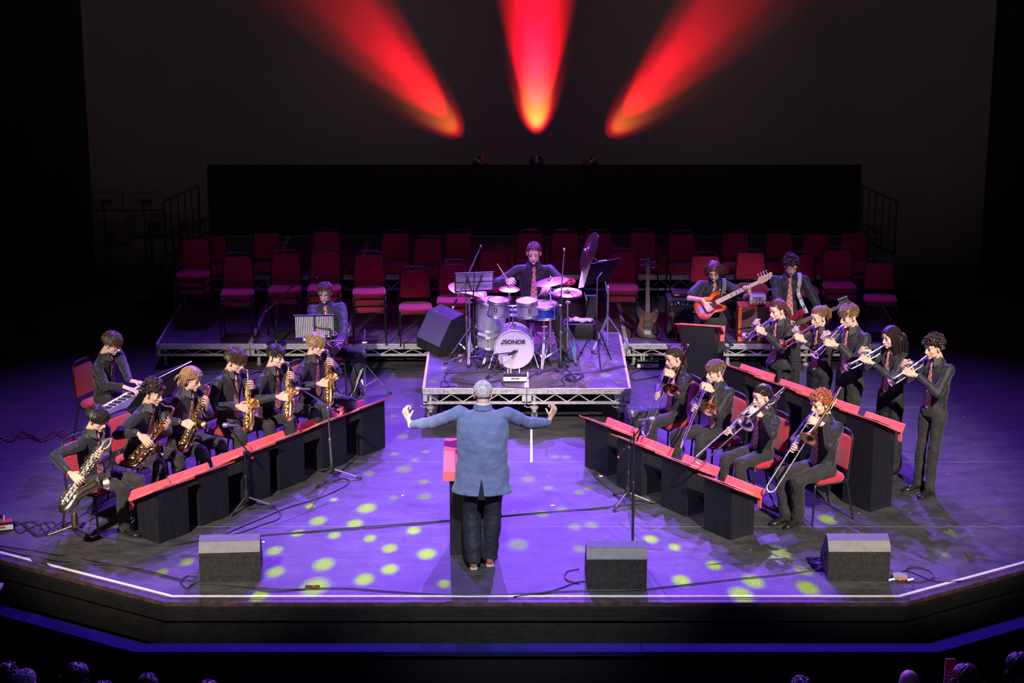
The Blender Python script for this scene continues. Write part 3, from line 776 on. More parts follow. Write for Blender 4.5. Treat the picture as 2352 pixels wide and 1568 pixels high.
# ============================================================ instruments
GOLD = mat('gold_lacquered_brass', (.92,.62,.26), .28, 1.0, var=.1)
DGOLD = mat('dark_aged_brass', (.16,.11,.07), .28, 1.0, var=.3)
SILV = mat('worn_silver_plate', (.60,.52,.38), .34, 1.0, var=.25, vscale=25)
BSILV = mat('bright_silver_plate', (.88,.86,.85), .25, 1.0, var=.05)
BORE = mat('dark_bore', (.05,.035,.02), .5, .6)
EBON = mat('black_ebonite', (.012,.012,.012), .25)
PEARL = mat('pearl_key', (.8,.78,.74), .3)
def sax_master(kind, body_m, key_m):
    r = empty('saxophone' if kind != 'bari' else 'baritone_saxophone', (0,0,0))
    if kind == 'alto': S = 1.0; L_ = .50; nk = [(0,0,0),(.06,0,.012),(.115,0,.0),(.14,0,-.05),(.142,0,-.10)]; b0 = .0125; bl = (.265, -.36, .060); bw = .029
    elif kind == 'tenor': L_ = .62; nk = [(0,0,0),(.07,0,-.012),(.13,0,.005),(.18,0,-.01),(.20,0,-.06),(.20,0,-.12)]; b0 = .015; bl = (.37, -.49, .074); bw = .034
    else: L_ = .68; nk = [(0,0,0),(.06,0,-.05),(.09,0,-.12),(.14,0,-.17)]; b0 = .022; bl = (.50, -.53, .088); bw = .047
    x0 = nk[-1][0]; z0 = nk[-1][2]
    if kind == 'bari': x0 += .0
    mb = MB(10); mb.tube(spline(nk, 4), [lerp(.006, b0, i/(4*(len(nk)-1))) for i in range(4*(len(nk)-1)+1)]); mb.build('neck', GOLD if kind != 'bari' else SILV, r)
    mb = MB(10); mb.cap((-.015,0,-.003), (.035,0,.004), .008, .011); mb.build('mouthpiece', EBON, r)
    zt = z0; zb = z0-L_
    mb = MB(16)
    pts = [V((x0,0,zt)), V((x0,0,lerp(zt,zb,.5))), V((x0,0,zb)), V((x0+bw*.5,0,zb-bw*1.2)), V((x0+bw*1.45,0,zb-bw*1.6)), V((x0+bw*2.4,0,zb-bw*1.1)), V((x0+bw*2.75,0,zb+.01)), V((x0+bw*2.8,0,zb+.12)), V((bl[0]-.07,0,bl[1]-.055)), V((bl[0],0,bl[1]))]
    q = spline(pts, 6); n = len(q); rad = []
    for i in range(n):
        t = i/(n-1)
        rr = lerp(b0, bw*.72, min(1, t/.35)) if t < .35 else lerp(bw*.72, bw*.95, (t-.35)/.4) if t < .75 else lerp(bw*.95, bw*1.12, (t-.75)/.2) if t < .95 else lerp(bw*1.12, bl[2]*.9, (t-.95)/.05)
        rad.append(rr)
    mb.tube(q, rad, cap=False)
    d = (q[-1]-q[-2]).normalized(); e = q[-1]
    Mf = frameM(e, d, y=(0,1,0)) @ Matrix.Rotation(R(90), 4, 'Y')
    mb.lathe([(bl[2]*.90, -.002), (bl[2]*.97, .010), (bl[2]*1.04, .017), (bl[2]*1.06, .019), (bl[2]*1.04, .021), (bl[2]*.95, .014), (bl[2]*.86, .0)], Mf, 28, cap=False)
    mb.mi = 1; mb.lathe([(bl[2]*.87, .001), (bl[2]*.6, -.03), (bl[2]*.4, -.08), (.002, -.085)], Mf, 24, cap=False)
    mb.build('body', [body_m, key_m], r)
    # keywork
    mb = MB(6); rnd = random.Random(5); 
    for sx, sy in ((-1, .55), (-.3, 1), (.6, -.9), (1, -.3)):
        off = V((sx, sy, 0)).normalized(); mb.tube([V((x0,0,zt-.06))+off*(b0+.016), V((x0,0,zb+.02))+off*(bw*.72+.016)], .0032, 6)
    nk_ = int(L_/.020)
    for i in range(nk_):
        t = (i+.5)/nk_; z = lerp(zt-.05, zb+.0, t); rr = lerp(b0, bw*.74, t); kr = lerp(.011, .021, t)
        for a in (R((95, 60, 120, 20)[i % 4]), R((-95, -60, -120, -20)[i % 4])):
            off = V((cos(a), sin(a), 0))
            M_ = frameM(V((x0,0,z))+off*(rr+.007), off, z=(0,0,1)) @ Matrix.Rotation(R(90), 4, 'Y')
            mb.lathe([(kr*.9, 0), (kr, .003), (kr, .007), (kr*.6, .011), (.002, .010)], M_, 10)
            mb.box(V((x0,0,z+.010))+off*(rr+.018), (.007, .007, .026))
        a = rnd.uniform(0, 6.28); o2 = V((cos(a), sin(a), 0)); mb.cap(V((x0,0,z))+o2*(rr+.004), V((x0,0,z+rnd.uniform(-.02,.02)))+o2*(rr+.026), .0035, .0045)
        o3 = V((cos(a+2), sin(a+2), 0)); mb.tube([V((x0,0,z))+o3*(rr+.016), V((x0,0,z+.05))+o3*(rr+.014)], .0035, 6)
    for sg in (-1, 1):       # rods and guards along the bell tube
        mb.tube([(x0+bw*2.75, sg*bw*1.15, zb+.0), (x0+bw*2.8, sg*bw*1.2, zb+.18)], .0035, 6)
        mb.tube([(x0+bw*.4, sg*bw*.9, zb-bw*1.1), (x0+bw*1.4, sg*bw*1.1, zb-bw*1.6), (x0+bw*2.6, sg*bw*1.1, zb-bw*.9)], .0035, 6)
    for zz in (.05, .12):
        for sg in (-1, 1): mb.lathe([(bw*.62, 0), (bw*.62, .007), (bw*.3, .012), (.002, .012)], frameM(V((x0+bw*2.8, sg*bw*.95, zb+zz)), (0, sg, 0), z=(0,0,1)) @ Matrix.Rotation(R(90), 4, 'Y'), 12)
    for z in (zb+.02, zb+.15): mb.torus((x0+bw*2.78, 0, z), (0,0,1), bw*1.02, .004, 18)
    mb.tube([(x0+bw*.7, 0, zb+.10), (x0+bw*2.0, 0, zb+.10)], .005, 6); mb.torus((x0+bw*1.35, 0, zb+.10), (0,1,0), .018, .004, 14)
    mb.torus((x0,0,zt-.01), (0,0,1), b0+.004, .005, 14)
    mb.build('keywork', key_m, r)
    mb = MB(6)
    for i in range(6): mb.cap((x0-.4*bw, bw*.9, lerp(zt-.1, zb+.08, i/5)), (x0-.4*bw, bw*.98, lerp(zt-.1, zb+.08, i/5)), .007, .007)
    mb.build('pearl_keys', PEARL, r)
    if kind == 'bari':
        mb = MB(10); mb.tube(spline([(.14,0,-.15),(.150,.02,-.185),(.168,.042,-.17),(.172,.048,-.11),(.160,.040,-.075),(.145,.015,-.085),(.14,0,-.13),(.14,0,-.20)], 5), .017); mb.build('pigtail', SILV, r)
    r['x0'] = x0; r['zb'] = zb; r['bell'] = (bl[0], 0, bl[1]); r['bow'] = (x0+bw*1.45, 0, zb-bw*1.6); r['zt'] = zt
    return r
def frame_two(m0, va, vb, A, B):       # rotate so local va -> A direction, local vb in the plane of A,B
    va, vb, A, B = V(va), V(vb), V(A), V(B); s_ = 1.0
    def bas(p, q):
        e1 = p.normalized(); e2 = (q-e1*q.dot(e1)).normalized(); return Matrix((e1, e2, e1.cross(e2))).transposed()
    Rm = bas(A, B) @ bas(va, vb).transposed(); M = Rm.to_4x4(); M.translation = V(m0); return M
SAXM = {}
def sax(kind, mouth, bow_px, bell_px, label, body_m=None, near=(False, True)):
    key = (kind, body_m.name if body_m else '')
    first = key not in SAXM
    if first:
        SAXM[key] = sax_master(kind, body_m or (SILV if kind == 'bari' else GOLD), GOLD if kind != 'bari' else SILV)
        r = SAXM[key]
    else: r = dup(SAXM[key])
    bow, bell = V(r['bow'][:]), V(r['bell'][:])
    B = RD(*bow_px, mouth, bow.length, near[0]); W = RD(*bell_px, B, (bell-bow).length, near[1])
    # keep right length from mouth too
    M = frame_two(mouth, bow, bell, B-mouth, W-mouth)
    r.matrix_basis = M; r.name = 'saxophone' if kind != 'bari' else 'baritone_saxophone'
    tag(r, label, 'saxophone')
    x0 = r['x0']; zt = r['zt']; zb = r['zb']; side = (M.to_3x3() @ V((0,1,0)))
    pt = lambda t: M @ V((x0, 0, lerp(zt, zb, t)))
    ax = (M.to_3x3() @ V((0,0,-1))); fw = M.to_3x3() @ V((1,0,0))
    for k in ('x0','zb','bell','bow','zt'):
        if k in r and not first: pass
    return dict(M=M, pt=pt, ax=ax, fw=fw, side=side, r=r)
def solve_sax(kind, mouth, bow_px, bell_px, near=(False, True)):
    pass
TRM = []
def trumpet(mouth, bell_px, label, near=True, m=None, roll=0):
    if not TRM:
        r = empty('trumpet'); mb = MB(8)
        mb.tube([(0,0,0),(.20,0,0),(.40,0,0)], .0058, 8); mb.tube(spline([(.40,0,0),(.435,0,-.015),(.445,0,-.04),(.425,0,-.062),(.39,0,-.065)], 4), .0068, 8); mb.tube([(.39,0,-.065),(.27,0,-.065)], .0068, 8)
        mb.tube([(.21,0,-.065),(.12,0,-.065)], .0062, 8); mb.tube(spline([(.12,0,-.065),(.07,0,-.055),(.06,.003,-.03),(.08,.012,-.004),(.13,.014,.0)], 4), .0062, 8)
        mb.tube([(.36,.0,0),(.36,0,-.065)], .003, 6); mb.tube([(.33,.0,0),(.33,0,-.065)], .003, 6)
        mb.build('tubing', BSILV, r)
        mb = MB(24); mb.tube([(.13,.014,0),(.34,.014,0)], [.0065,.0085], 14, cap=False)
        MM = Matrix.Translation((.34,.014,0)) @ Matrix.Rotation(R(90), 4, 'Y')
        mb.lathe([(.0085,0),(.011,.04),(.015,.075),(.021,.10),(.032,.122),(.047,.136),(.061,.142),(.063,.144),(.060,.145),(.045,.139),(.030,.126),(.019,.104),(.010,.06),(.002,.05)], MM, 28, cap=False)
        mb.build('bell', BSILV, r)
        for i in range(3):
            mb = MB(12); x = .218+i*.026
            mb.lathe([(.0085,-.088),(.0115,-.085),(.0115,.018),(.0125,.018),(.0125,.026),(.004,.028),(.004,.050),(.009,.051),(.009,.055),(.002,.056)], Matrix.Translation((x,.002,0)), 12); mb.build('valve', BSILV, r)
        mb = MB(10); mb.lathe([(.012,-.012),(.0135,-.010),(.009,.006),(.006,.03),(.0055,.07)], Matrix.Rotation(R(90), 4, 'Y'), 14); mb.build('mouthpiece', BSILV, r)
        mb = MB(8); mb.tube(spline([(.20,-.002,-.03),(.16,-.006,-.035),(.15,-.008,-.05),(.17,-.006,-.065),(.20,-.002,-.06)], 3), .005); mb.torus((.30,0,.018), (0,1,0), .012, .002, 12); mb.build('slide_ring', BSILV, r)
        TRM.append(r); first = True
    else: r = dup(TRM[0]); first = False
    if m:
        for ch in r.children:
            if ch.name.split('.')[0] in ('bell', 'tubing'):
                if True: ch.data = ch.data.copy(); ch.data.materials[0] = m
    B = RD(*bell_px, mouth, .483, near); M = frameM(mouth, B-mouth, z=(0,0,1)) @ Matrix.Rotation(R(roll), 4, 'X')
    r.matrix_basis = M; r.name = 'trumpet'; tag(r, label, 'trumpet')
    return dict(M=M, ax=(B-mouth).normalized(), up=M.to_3x3() @ V((0,0,1)), side=M.to_3x3() @ V((0,1,0)), r=r)
def trombone(mouth, tip_px, bell_px, label, ext=.42, near=True, bnear=True, m=None, trig=False):
    """slide length grows with ext"""
    m = m or GOLD
    r = empty('trombone'); L_ = .60+ext
    mb = MB(10); mb.tube([(.04,0,0),(.64,0,0)], .0068, 10); mb.tube([(.04,0,-.09),(.64,0,-.09)], .0068, 10); mb.tube([(.08,0,0),(.08,0,-.09)], .006, 8); mb.tube([(.05,0,0),(.05,0,-.09)], .005, 8)
    mb.build('inner_slide', BSILV, r)
    mb = MB(10); a = ext*.9+.05
    mb.tube([(a,0,0),(L_-.05,0,0)], .0088, 10); mb.tube([(a,0,-.09),(L_-.05,0,-.09)], .0088, 10)
    mb.tube(spline([(L_-.05,0,0),(L_-.015,0,-.012),(L_,0,-.045),(L_-.015,0,-.078),(L_-.05,0,-.09)], 4), .0088, 10); mb.tube([(a+.04,0,0),(a+.04,0,-.09)], .005, 8)
    mb.cap((L_,0,-.04), (L_+.014,0,-.045), .004, .006); mb.build('outer_slide', BSILV, r)
    mb = MB(12); y1 = .115
    mb.tube([(.05,0,-.09),(-.12,0,-.09)], .0085, 10)
    mb.tube([(-.12,0,-.09),(-.30,0,-.09)], .0095, 10)
    loop = [(-.30,0,-.09),(-.35,.010,-.09),(-.385,.055,-.09),(-.35,.105,-.09),(-.30,y1,-.09)]; mb.tube(spline(loop, 5), .0105, 10)
    mb.tube([(-.30,y1,-.09),(-.06,y1,-.09)], [.011,.0125], 12)
    for x in (-.26, .0): mb.tube([(x,0,-.09),(x,y1,-.09)], .005, 8)
    if trig:
        mb.tube(spline([(-.10,.0,-.09),(-.14,.03,-.12),(-.22,.04,-.125),(-.27,.05,-.11),(-.24,.07,-.10),(-.14,.06,-.12),(-.08,.03,-.10)], 4), .0075); mb.lathe([(.022,-.02),(.022,.02)], Matrix.Translation((-.08,0,-.10)), 14)
    mb.build('tuning_tubes', m, r)
    mb = MB(24); MM = Matrix.Translation((-.06,y1,-.09)) @ Matrix.Rotation(R(90), 4, 'Y')
    mb.lathe([(.0125,0),(.016,.12),(.021,.20),(.029,.26),(.043,.31),(.063,.345),(.088,.368),(.104,.376),(.107,.379),(.103,.381),(.085,.374),(.06,.352),(.040,.316),(.026,.26),(.010,.18),(.002,.17)], MM, 32, cap=False)
    mb.build('bell', m, r)
    mb = MB(10); mb.lathe([(.013,-.012),(.0155,-.010),(.011,.012),(.007,.04),(.0068,.09)], Matrix.Rotation(R(90), 4, 'Y'), 14); mb.build('mouthpiece', BSILV, r)
    T = RD(*tip_px, mouth, L_, near); bc = V((.32, y1, -.09)); W = RD(*bell_px, mouth, bc.length, bnear)
    M = frame_two(mouth, V((L_,0,-.045)), bc, T-mouth, W-mouth)
    r.matrix_basis = M; tag(r, label, 'trombone')
    q = M.to_3x3()
    return dict(M=M, ax=q @ V((1,0,0)), side=q @ V((0,1,0)), up=q @ V((0,0,1)), grip=M @ V((.07,.0,-.05)), slide=M @ V((a+.04,0,-.045)), r=r)
# ============================================================ the players
U = V((0,0,1))
def yaw(a, pitch=0.0): return V((cos(R(a))*cos(R(pitch)), sin(R(a))*cos(R(pitch)), sin(R(pitch))))
def HMat(h, face, s, up=(0,0,1)):
    r, f, u = basis(face, up); M = Matrix((r, f, u)).transposed().to_4x4(); M.translation = h; return M
def mouth_at(h, face, s=1.0, out=.012): return HMat(h, face, s) @ V((0, (.092+out)*s, -.064*s))
# hair styles
SHORT = dict(length=.036, fringe=.040, vol=.005, n=170, messy=.22, back=-.06, w=.0045, lift=.45, sides=.35, sweep=(.1,.35,.1))
CROP = dict(length=.016, fringe=.015, vol=.001, n=240, messy=.35, back=-.055, w=.0035, lift=.5, sides=.6)
MOP = dict(length=.050, fringe=.060, vol=.014, n=200, messy=.22, back=-.05, w=.0055, lift=.55, sweep=(0,.45,.1), line=.060, sides=.22)
CURLY = dict(length=.03, vol=.010, n=230, curl=.20, line=.056, back=-.065)
CURLS = dict(length=.03, vol=.006, n=220, curl=.13, line=.060, back=-.06)
BOBCUT = dict(length=.13, fringe=.05, vol=.009, n=210, messy=.08, back=-.08, w=.0055, parted=1)
FLOP = dict(length=.055, fringe=.058, vol=.012, n=200, messy=.15, back=-.06, w=.0055, sweep=(.5,.25,0), line=.060, sides=.5)
TIED = dict(length=.06, fringe=.05, vol=.003, n=170, messy=.03, back=-.075, w=.0045, part=0, back_comb=1, line=.070, lift=.02)
LONG = dict(length=.38, fringe=.30, vol=.006, n=230, messy=.03, back=-.085, w=.006, part=0, parted=1, line=.068, lift=.05)

def seated(head_px, zh, hip_px, chest, face, knees, feet_off=(.02, .02), zseat=.0, s=1.0, zk=.53, zhip=.56, stance=None, **kw):
    H = G(*head_px, zh); hip = G(*hip_px, zhip+zseat); ch = yaw(chest)
    # keep the trunk a human length
    nbz = zh-.17*s
    r = V((ch.y, -ch.x, 0)); P = dict(hip=hip, head=H, chest=ch, face=face, s=s, **kw)
    kn = {}; an = {}; to = {}
    for k, px in (('L', knees[0]), ('R', knees[1])):
        q = G(*px, zk+zseat) if px else hip+ch*.44*s+r*(.12 if k == 'R' else -.12)
        hj = hip+r*(.088 if k == 'R' else -.088)*s; d = q-hj; d.z = 0
        kn[k] = hj+d.normalized()*min(max(d.length, .36*s), .45*s); kn[k].z = zk+zseat
    for k, px in (('L', feet_off[0]), ('R', feet_off[1])):
        if isinstance(px, tuple): an[k] = G(*px, .10+zseat)
        else:
            d = (kn[k]-hip); d.z = 0; an[k] = kn[k]+d.normalized()*px; 
        an[k].z = .10+zseat
        d = kn[k]-hip; d.z = 0; to[k] = d.normalized()*.5+ch*.5
    P.update(knees=kn, ankles=an, toes=to); return P
def standing(head_px, zh, chest, face, s=1.0, hipoff=(0,0), feet=None, lean=0.0, z0=0.0, **kw):
    H = G(*head_px, zh); ch = yaw(chest); r = V((ch.y, -ch.x, 0))
    hip = V((H.x, H.y, z0+.93*s))-ch*(.06+lean)+V((*hipoff, 0))
    P = dict(hip=hip, head=H, chest=ch, face=face, s=s, z0=z0, **kw)
    an = {k: hip+r*(.10 if k == 'R' else -.10)*s+ch*(.0 if k == 'R' else .03) for k in 'LR'}
    if feet: an = {k: G(*feet[k], .1) for k in 'LR'}
    for k in an: an[k].z = z0+.10*s
    kn = {k: (hip+r*(.095 if k == 'R' else -.095)*s).lerp(an[k], .52)+ch*.02 for k in 'LR'}
    P.update(knees=kn, ankles=an, toes={k: ch+r*(.25 if k == 'R' else -.25) for k in 'LR'}); return P
# ---- red banquet chair
FRM = MATS['black_painted_steel']
def make_chair():
    r = empty('banquet_chair'); mb = MB()
    # front of the chair is +x
    mb.rbox((.0, 0, .455), (.43, .43, .06), .13, seg=5); mb.v = [V((p.x, p.y, p.z+.018*(1-((p.x)/.22)**2)*(1-(p.y/.22)**2) if p.z > .46 else p.z)) for p in mb.v]; mb.build('seat', RED, r, ang=60)
    def bend(p): return V((-.205-(p.z-.5)*.16, p.y*(1-.14*(p.z-.5)/.4), p.z))
    mb = MB(); mb.rbox((0, 0, 0), (.34, .40, .035), .035, seg=3); 
    # rotate the pad upright, then lean it
    mb.v = [bend(V((0, p.y, .705+p.x)))+V((p.z*1.0, 0, 0)) for p in mb.v]; mb.build('backrest', RED, r, ang=60)
    mb = MB(8)
    arch = [bend(V((0, y, z))) for y, z in ((-.205,.42),(-.207,.5),(-.207,.62),(-.206,.76),(-.2,.85),(-.17,.905),(-.11,.925),(0,.93),(.11,.925),(.17,.905),(.2,.85),(.206,.76),(.207,.62),(.207,.5),(.205,.42))]
    mb.tube(spline(arch, 3), .0115, 8); mb.build('back_frame', FRM, r)
    mb = MB(8); mb.tube([(.19,-.19,.422),(.19,.19,.422),(-.2,.205,.422),(-.2,-.205,.422),(.19,-.19,.422)], .011, 8); mb.build('seat_frame', FRM, r)
    for sx, sy in ((1,1),(1,-1),(-1,1),(-1,-1)):
        mb = MB(8); 
        if sx > 0: mb.tube(spline([(.185,sy*.19,.43),(.195,sy*.2,.38),(.215,sy*.21,.0)], 3), .0115, 8)
        else: mb.tube(spline([(-.195,sy*.205,.43),(-.21,sy*.207,.34),(-.285,sy*.215,.0)], 3), .0115, 8)
        mb.build('leg', FRM, r)
    return r
CH0 = [None]
def chair(x, y, a, label, z=0.0, group=None, name='banquet_chair'):
    if CH0[0] is None: CH0[0] = make_chair(); r = CH0[0]; r.location = (x, y, z); r.rotation_euler = (0, 0, R(a))
    else: r = dup(CH0[0], loc=(x, y, z), rz=R(a))
    tag(r, label, 'chair')
    if group: r['group'] = group
    return r
def chair_for(P, a, label, back=.03):
    h = P['hip']; d = yaw(a); return chair(h.x+d.x*(.05-back), h.y+d.y*(.05-back), a, label)

# ---- saxophonists (front left)
def saxist(P, kind, bow, bell, label, chair_a=None, chair_label=None, body_m=None, near=(True, True), gap=(.13, .60), **kw):
    s = P['s']; M = mouth_at(P['head'], P['face'], s)
    S = sax(kind, M, bow, bell, label, body_m, near)
    ch = P['chest']; r = V((ch.y, -ch.x, 0)); ax = S['ax']; fw = S['fw']; sd = S['side']
    if sd.dot(r) < 0: sd = -sd                    # towards the player's right
    lg, rg = S['pt'](gap[0]), S['pt'](gap[1])
    dl = (fw*.75+sd*.55-ax*.12); dr = (fw*.8-sd*.25+ax*.15)
    P['hands'] = {'L': (lg-sd*.045, dl, sd*.9-fw*.1, .75), 'R': (rg+sd*.045-fw*.01, dr, -sd*.8-fw*.1, .55)}
    if chair_label: chair_for(P, chair_a, chair_label)
    P.update(kw); return person(P)
D_ = -33
saxist(seated((224,962), 1.23, (214,1090), D_, yaw(-32,-22), ((338,1104),(288,1120)), (.0, (287,1206)), hair=('dark', FLOP), seed=11, skin='fair', tiex=.0,
    label='person in black shirt playing the large silver saxophone, seated front left'), 'bari', (145,1172), (236,1124),
    'large silver baritone saxophone held at far left, its curved bow near the floor', D_, 'red chair under the baritone saxophone player', gap=(.15,.60), pole={'R': V((-.9,-.5,-.1))})
saxist(seated((353,902), 1.26, (316,1030), D_-2, yaw(-30,-18), ((440,1056),(393,1076)), hair=('dark', CURLY), brow='dark', seed=12, skin='warm', strap=[-1], tiex=-.02, s=1.04,
    label='person with curly dark hair playing a tenor saxophone, second from the front'), 'tenor', (303,1070), (374,1043),
    'tenor saxophone with dark body held by the curly-haired player', D_, 'red chair under the curly-haired saxophonist', body_m=DGOLD, pole={'R': V((-.8,-.6,-.4))})
saxist(seated((441,870), 1.25, (416,1004), D_, yaw(-28,-16), ((518,1022),(487,1046)), hair=('blond', BOBCUT), brow='lightbrown', seed=13, skin='fair', glasses=True, s=1.02,
    label='person with long blond hair and glasses playing a tenor saxophone'), 'tenor', (420,1034), (468,1009),
    'tenor saxophone with dark body held by the blond player in glasses', D_, 'red chair under the blond saxophonist in glasses', body_m=DGOLD, gap=(.12,.62), pole={'R': V((-.8,-.5,-.4))})
saxist(seated((541,829), 1.24, (528,962), D_-2, yaw(-30,-20), ((626,980),(565,1008)), hair=('brown', MOP), seed=14, skin='fair', strap=[1], s=1.02,
    label='person with swept-up brown hair playing a gold alto saxophone, fourth in the row'), 'alto', (572,988), (597,946),
    'gold alto saxophone of the fourth player, bell just left of the singer microphone', D_, 'red chair under the fourth saxophonist', pole={'R': V((-.7,-.6,-.5))})
saxist(seated((634,818), 1.24, (623,938), D_-4, yaw(-32,-12), ((722,947),(668,966)), hair=('dark', SHORT), seed=15, skin='pale', strap=[1],
    label='person with short dark hair playing a gold alto saxophone, fifth in the row'), 'alto', (663,962), (690,920),
    'gold alto saxophone of the fifth player, behind the boom microphone', D_, 'red chair under the fifth saxophonist', pole={'R': V((-.7,-.6,-.5))})
saxist(seated((727,791), 1.25, (716,909), D_-4, yaw(-32,-14), ((812,924),(757,947)), hair=('blond', FLOP), brow='lightbrown', seed=16, skin='pale',
    label='person with fair hair playing a gold alto saxophone, furthest back in the row'), 'alto', (757,928), (781,889),
    'gold alto saxophone of the fair-haired player at the back of the row', D_, 'red chair under the furthest saxophonist', pole={'R': V((-.7,-.6,-.5))})
# ---- keyboard player
Pk = seated((258,789), 1.27, (243,905), -28, yaw(-18,-26), ((330,925),(300,950)), hair=('brown', FLOP), seed=17, skin='fair',
    label='person in black shirt and tartan tie playing the keyboard', noshoe=None)
KB = G(292, 918, .80)
kd = V((.62, .78, 0)).normalized()       # along the keys
Pk['hands'] = {'L': (G(318,881,.86), V((.85,.25,-.25)), V((.1,.05,-1)), .45), 'R': (G(300,897,.86), V((.8,-.1,-.25)), V((.1,0,-1)), .45)}
chair_for(Pk, -25, 'red chair with a black frame under the keyboard player', .10); person(Pk)
# ---- auxiliary percussionist
Pq = seated((746,672), 1.24, (758,800), -92, yaw(-96,-12), ((812,812),(744,822)), ((815,880), (748,890)), hair=('auburn', dict(SHORT, line=.066)), brow='lightbrown', seed=18, skin='pale', glasses=True,
    label='person with glasses seated behind a wire music stand, hands folded')
Pq['hands'] = {'L': (G(776,797,.70), V((-.45,-.8,-.35)), V((-.6,.3,-.5)), .7), 'R': (G(754,797,.70), V((.45,-.8,-.35)), V((.6,.3,-.5)), .7)}
chair_for(Pq, -90, 'red chair under the person waiting behind the wire music stand'); person(Pq)
# ---- drummer
hip = GY(1226, 705, 24.45); hip.z = RZ+.55; hd = GY(1226, 581, 24.32)
Pd = dict(hip=hip, head=hd, chest=yaw(-90), face=yaw(-93,-14), hair=('auburn', CROP), brow='brown', seed=19, skin='pale', s=1.06, z0=RZ,
    label='person playing the white drum kit with tartan tie and raised drumstick', tieend=.0)
Pd['knees'] = {'L': hip+V((.26,-.34,.03)), 'R': hip+V((-.2,-.36,.03))}; Pd['ankles'] = {'L': hip+V((.36,-.40,-.43)), 'R': hip+V((-.12,-.46,-.43))}
for k in 'LR': Pd['ankles'][k].z = RZ+.13; 
Pd['toes'] = {'L': V((.2,-1,0)), 'R': V((0,-1,0))}
gR = GY(1172, 648, 24.0); gL = GY(1256, 664, 23.95)
Pd['hands'] = {'R': (gR, V((.25,-.9,.15)), V((.7,.1,-.5)), 1.0), 'L': (gL, V((-.45,-.75,-.35)), V((-.3,.1,-1)), .95)}
Pd['pole'] = {'R': V((-1,.3,-.6)), 'L': V((1,.3,-.6))}
person(Pd)
STICK = mat('pale_hickory', (.62,.40,.26), .5)
def stick(a, b, label):
    r = empty('drumstick', a); mb = MB(8); mb.T = Matrix.Translation(-V(a)); mb.tube([a, V(a).lerp(V(b), .8), V(a).lerp(V(b), .93), b], [.0075, .0072, .004, .005], 8); 
    o = mb.build('drumstick_body', STICK, None); bpy.data.objects.remove(r); o.name = 'drumstick'; o.location = a
    tag(o, label, 'drumstick')
stick(gR+V((.02,-.02,-.05)), GY(1142,606,23.85), 'raised wooden drumstick in the hand of the drummer on the left')
stick(gL+V((.03,.02,.02)), GY(1238,678,23.72), 'wooden drumstick pointing down over the snare drum')
mb = MB(24); mb.lathe([(.16,0),(.18,.02),(.18,.07),(.16,.09)], Matrix.Translation((0,0,.40)), 28); r = tag(empty('drum_stool', (hip.x, hip.y, RZ)), 'round black stool under the drummer', 'stool'); mb.build('seat', RUB, r)
mb = MB(8); mb.tube([(0,0,.2),(0,0,.42)], .014)
mb.build('post', CHROME, r)
for k in range(3): mb = MB(8); mb.tube([(0,0,.25),(cos(k*2.1+.5)*.24, sin(k*2.1+.5)*.24, .01)], .010); mb.build('leg', CHROME, r)
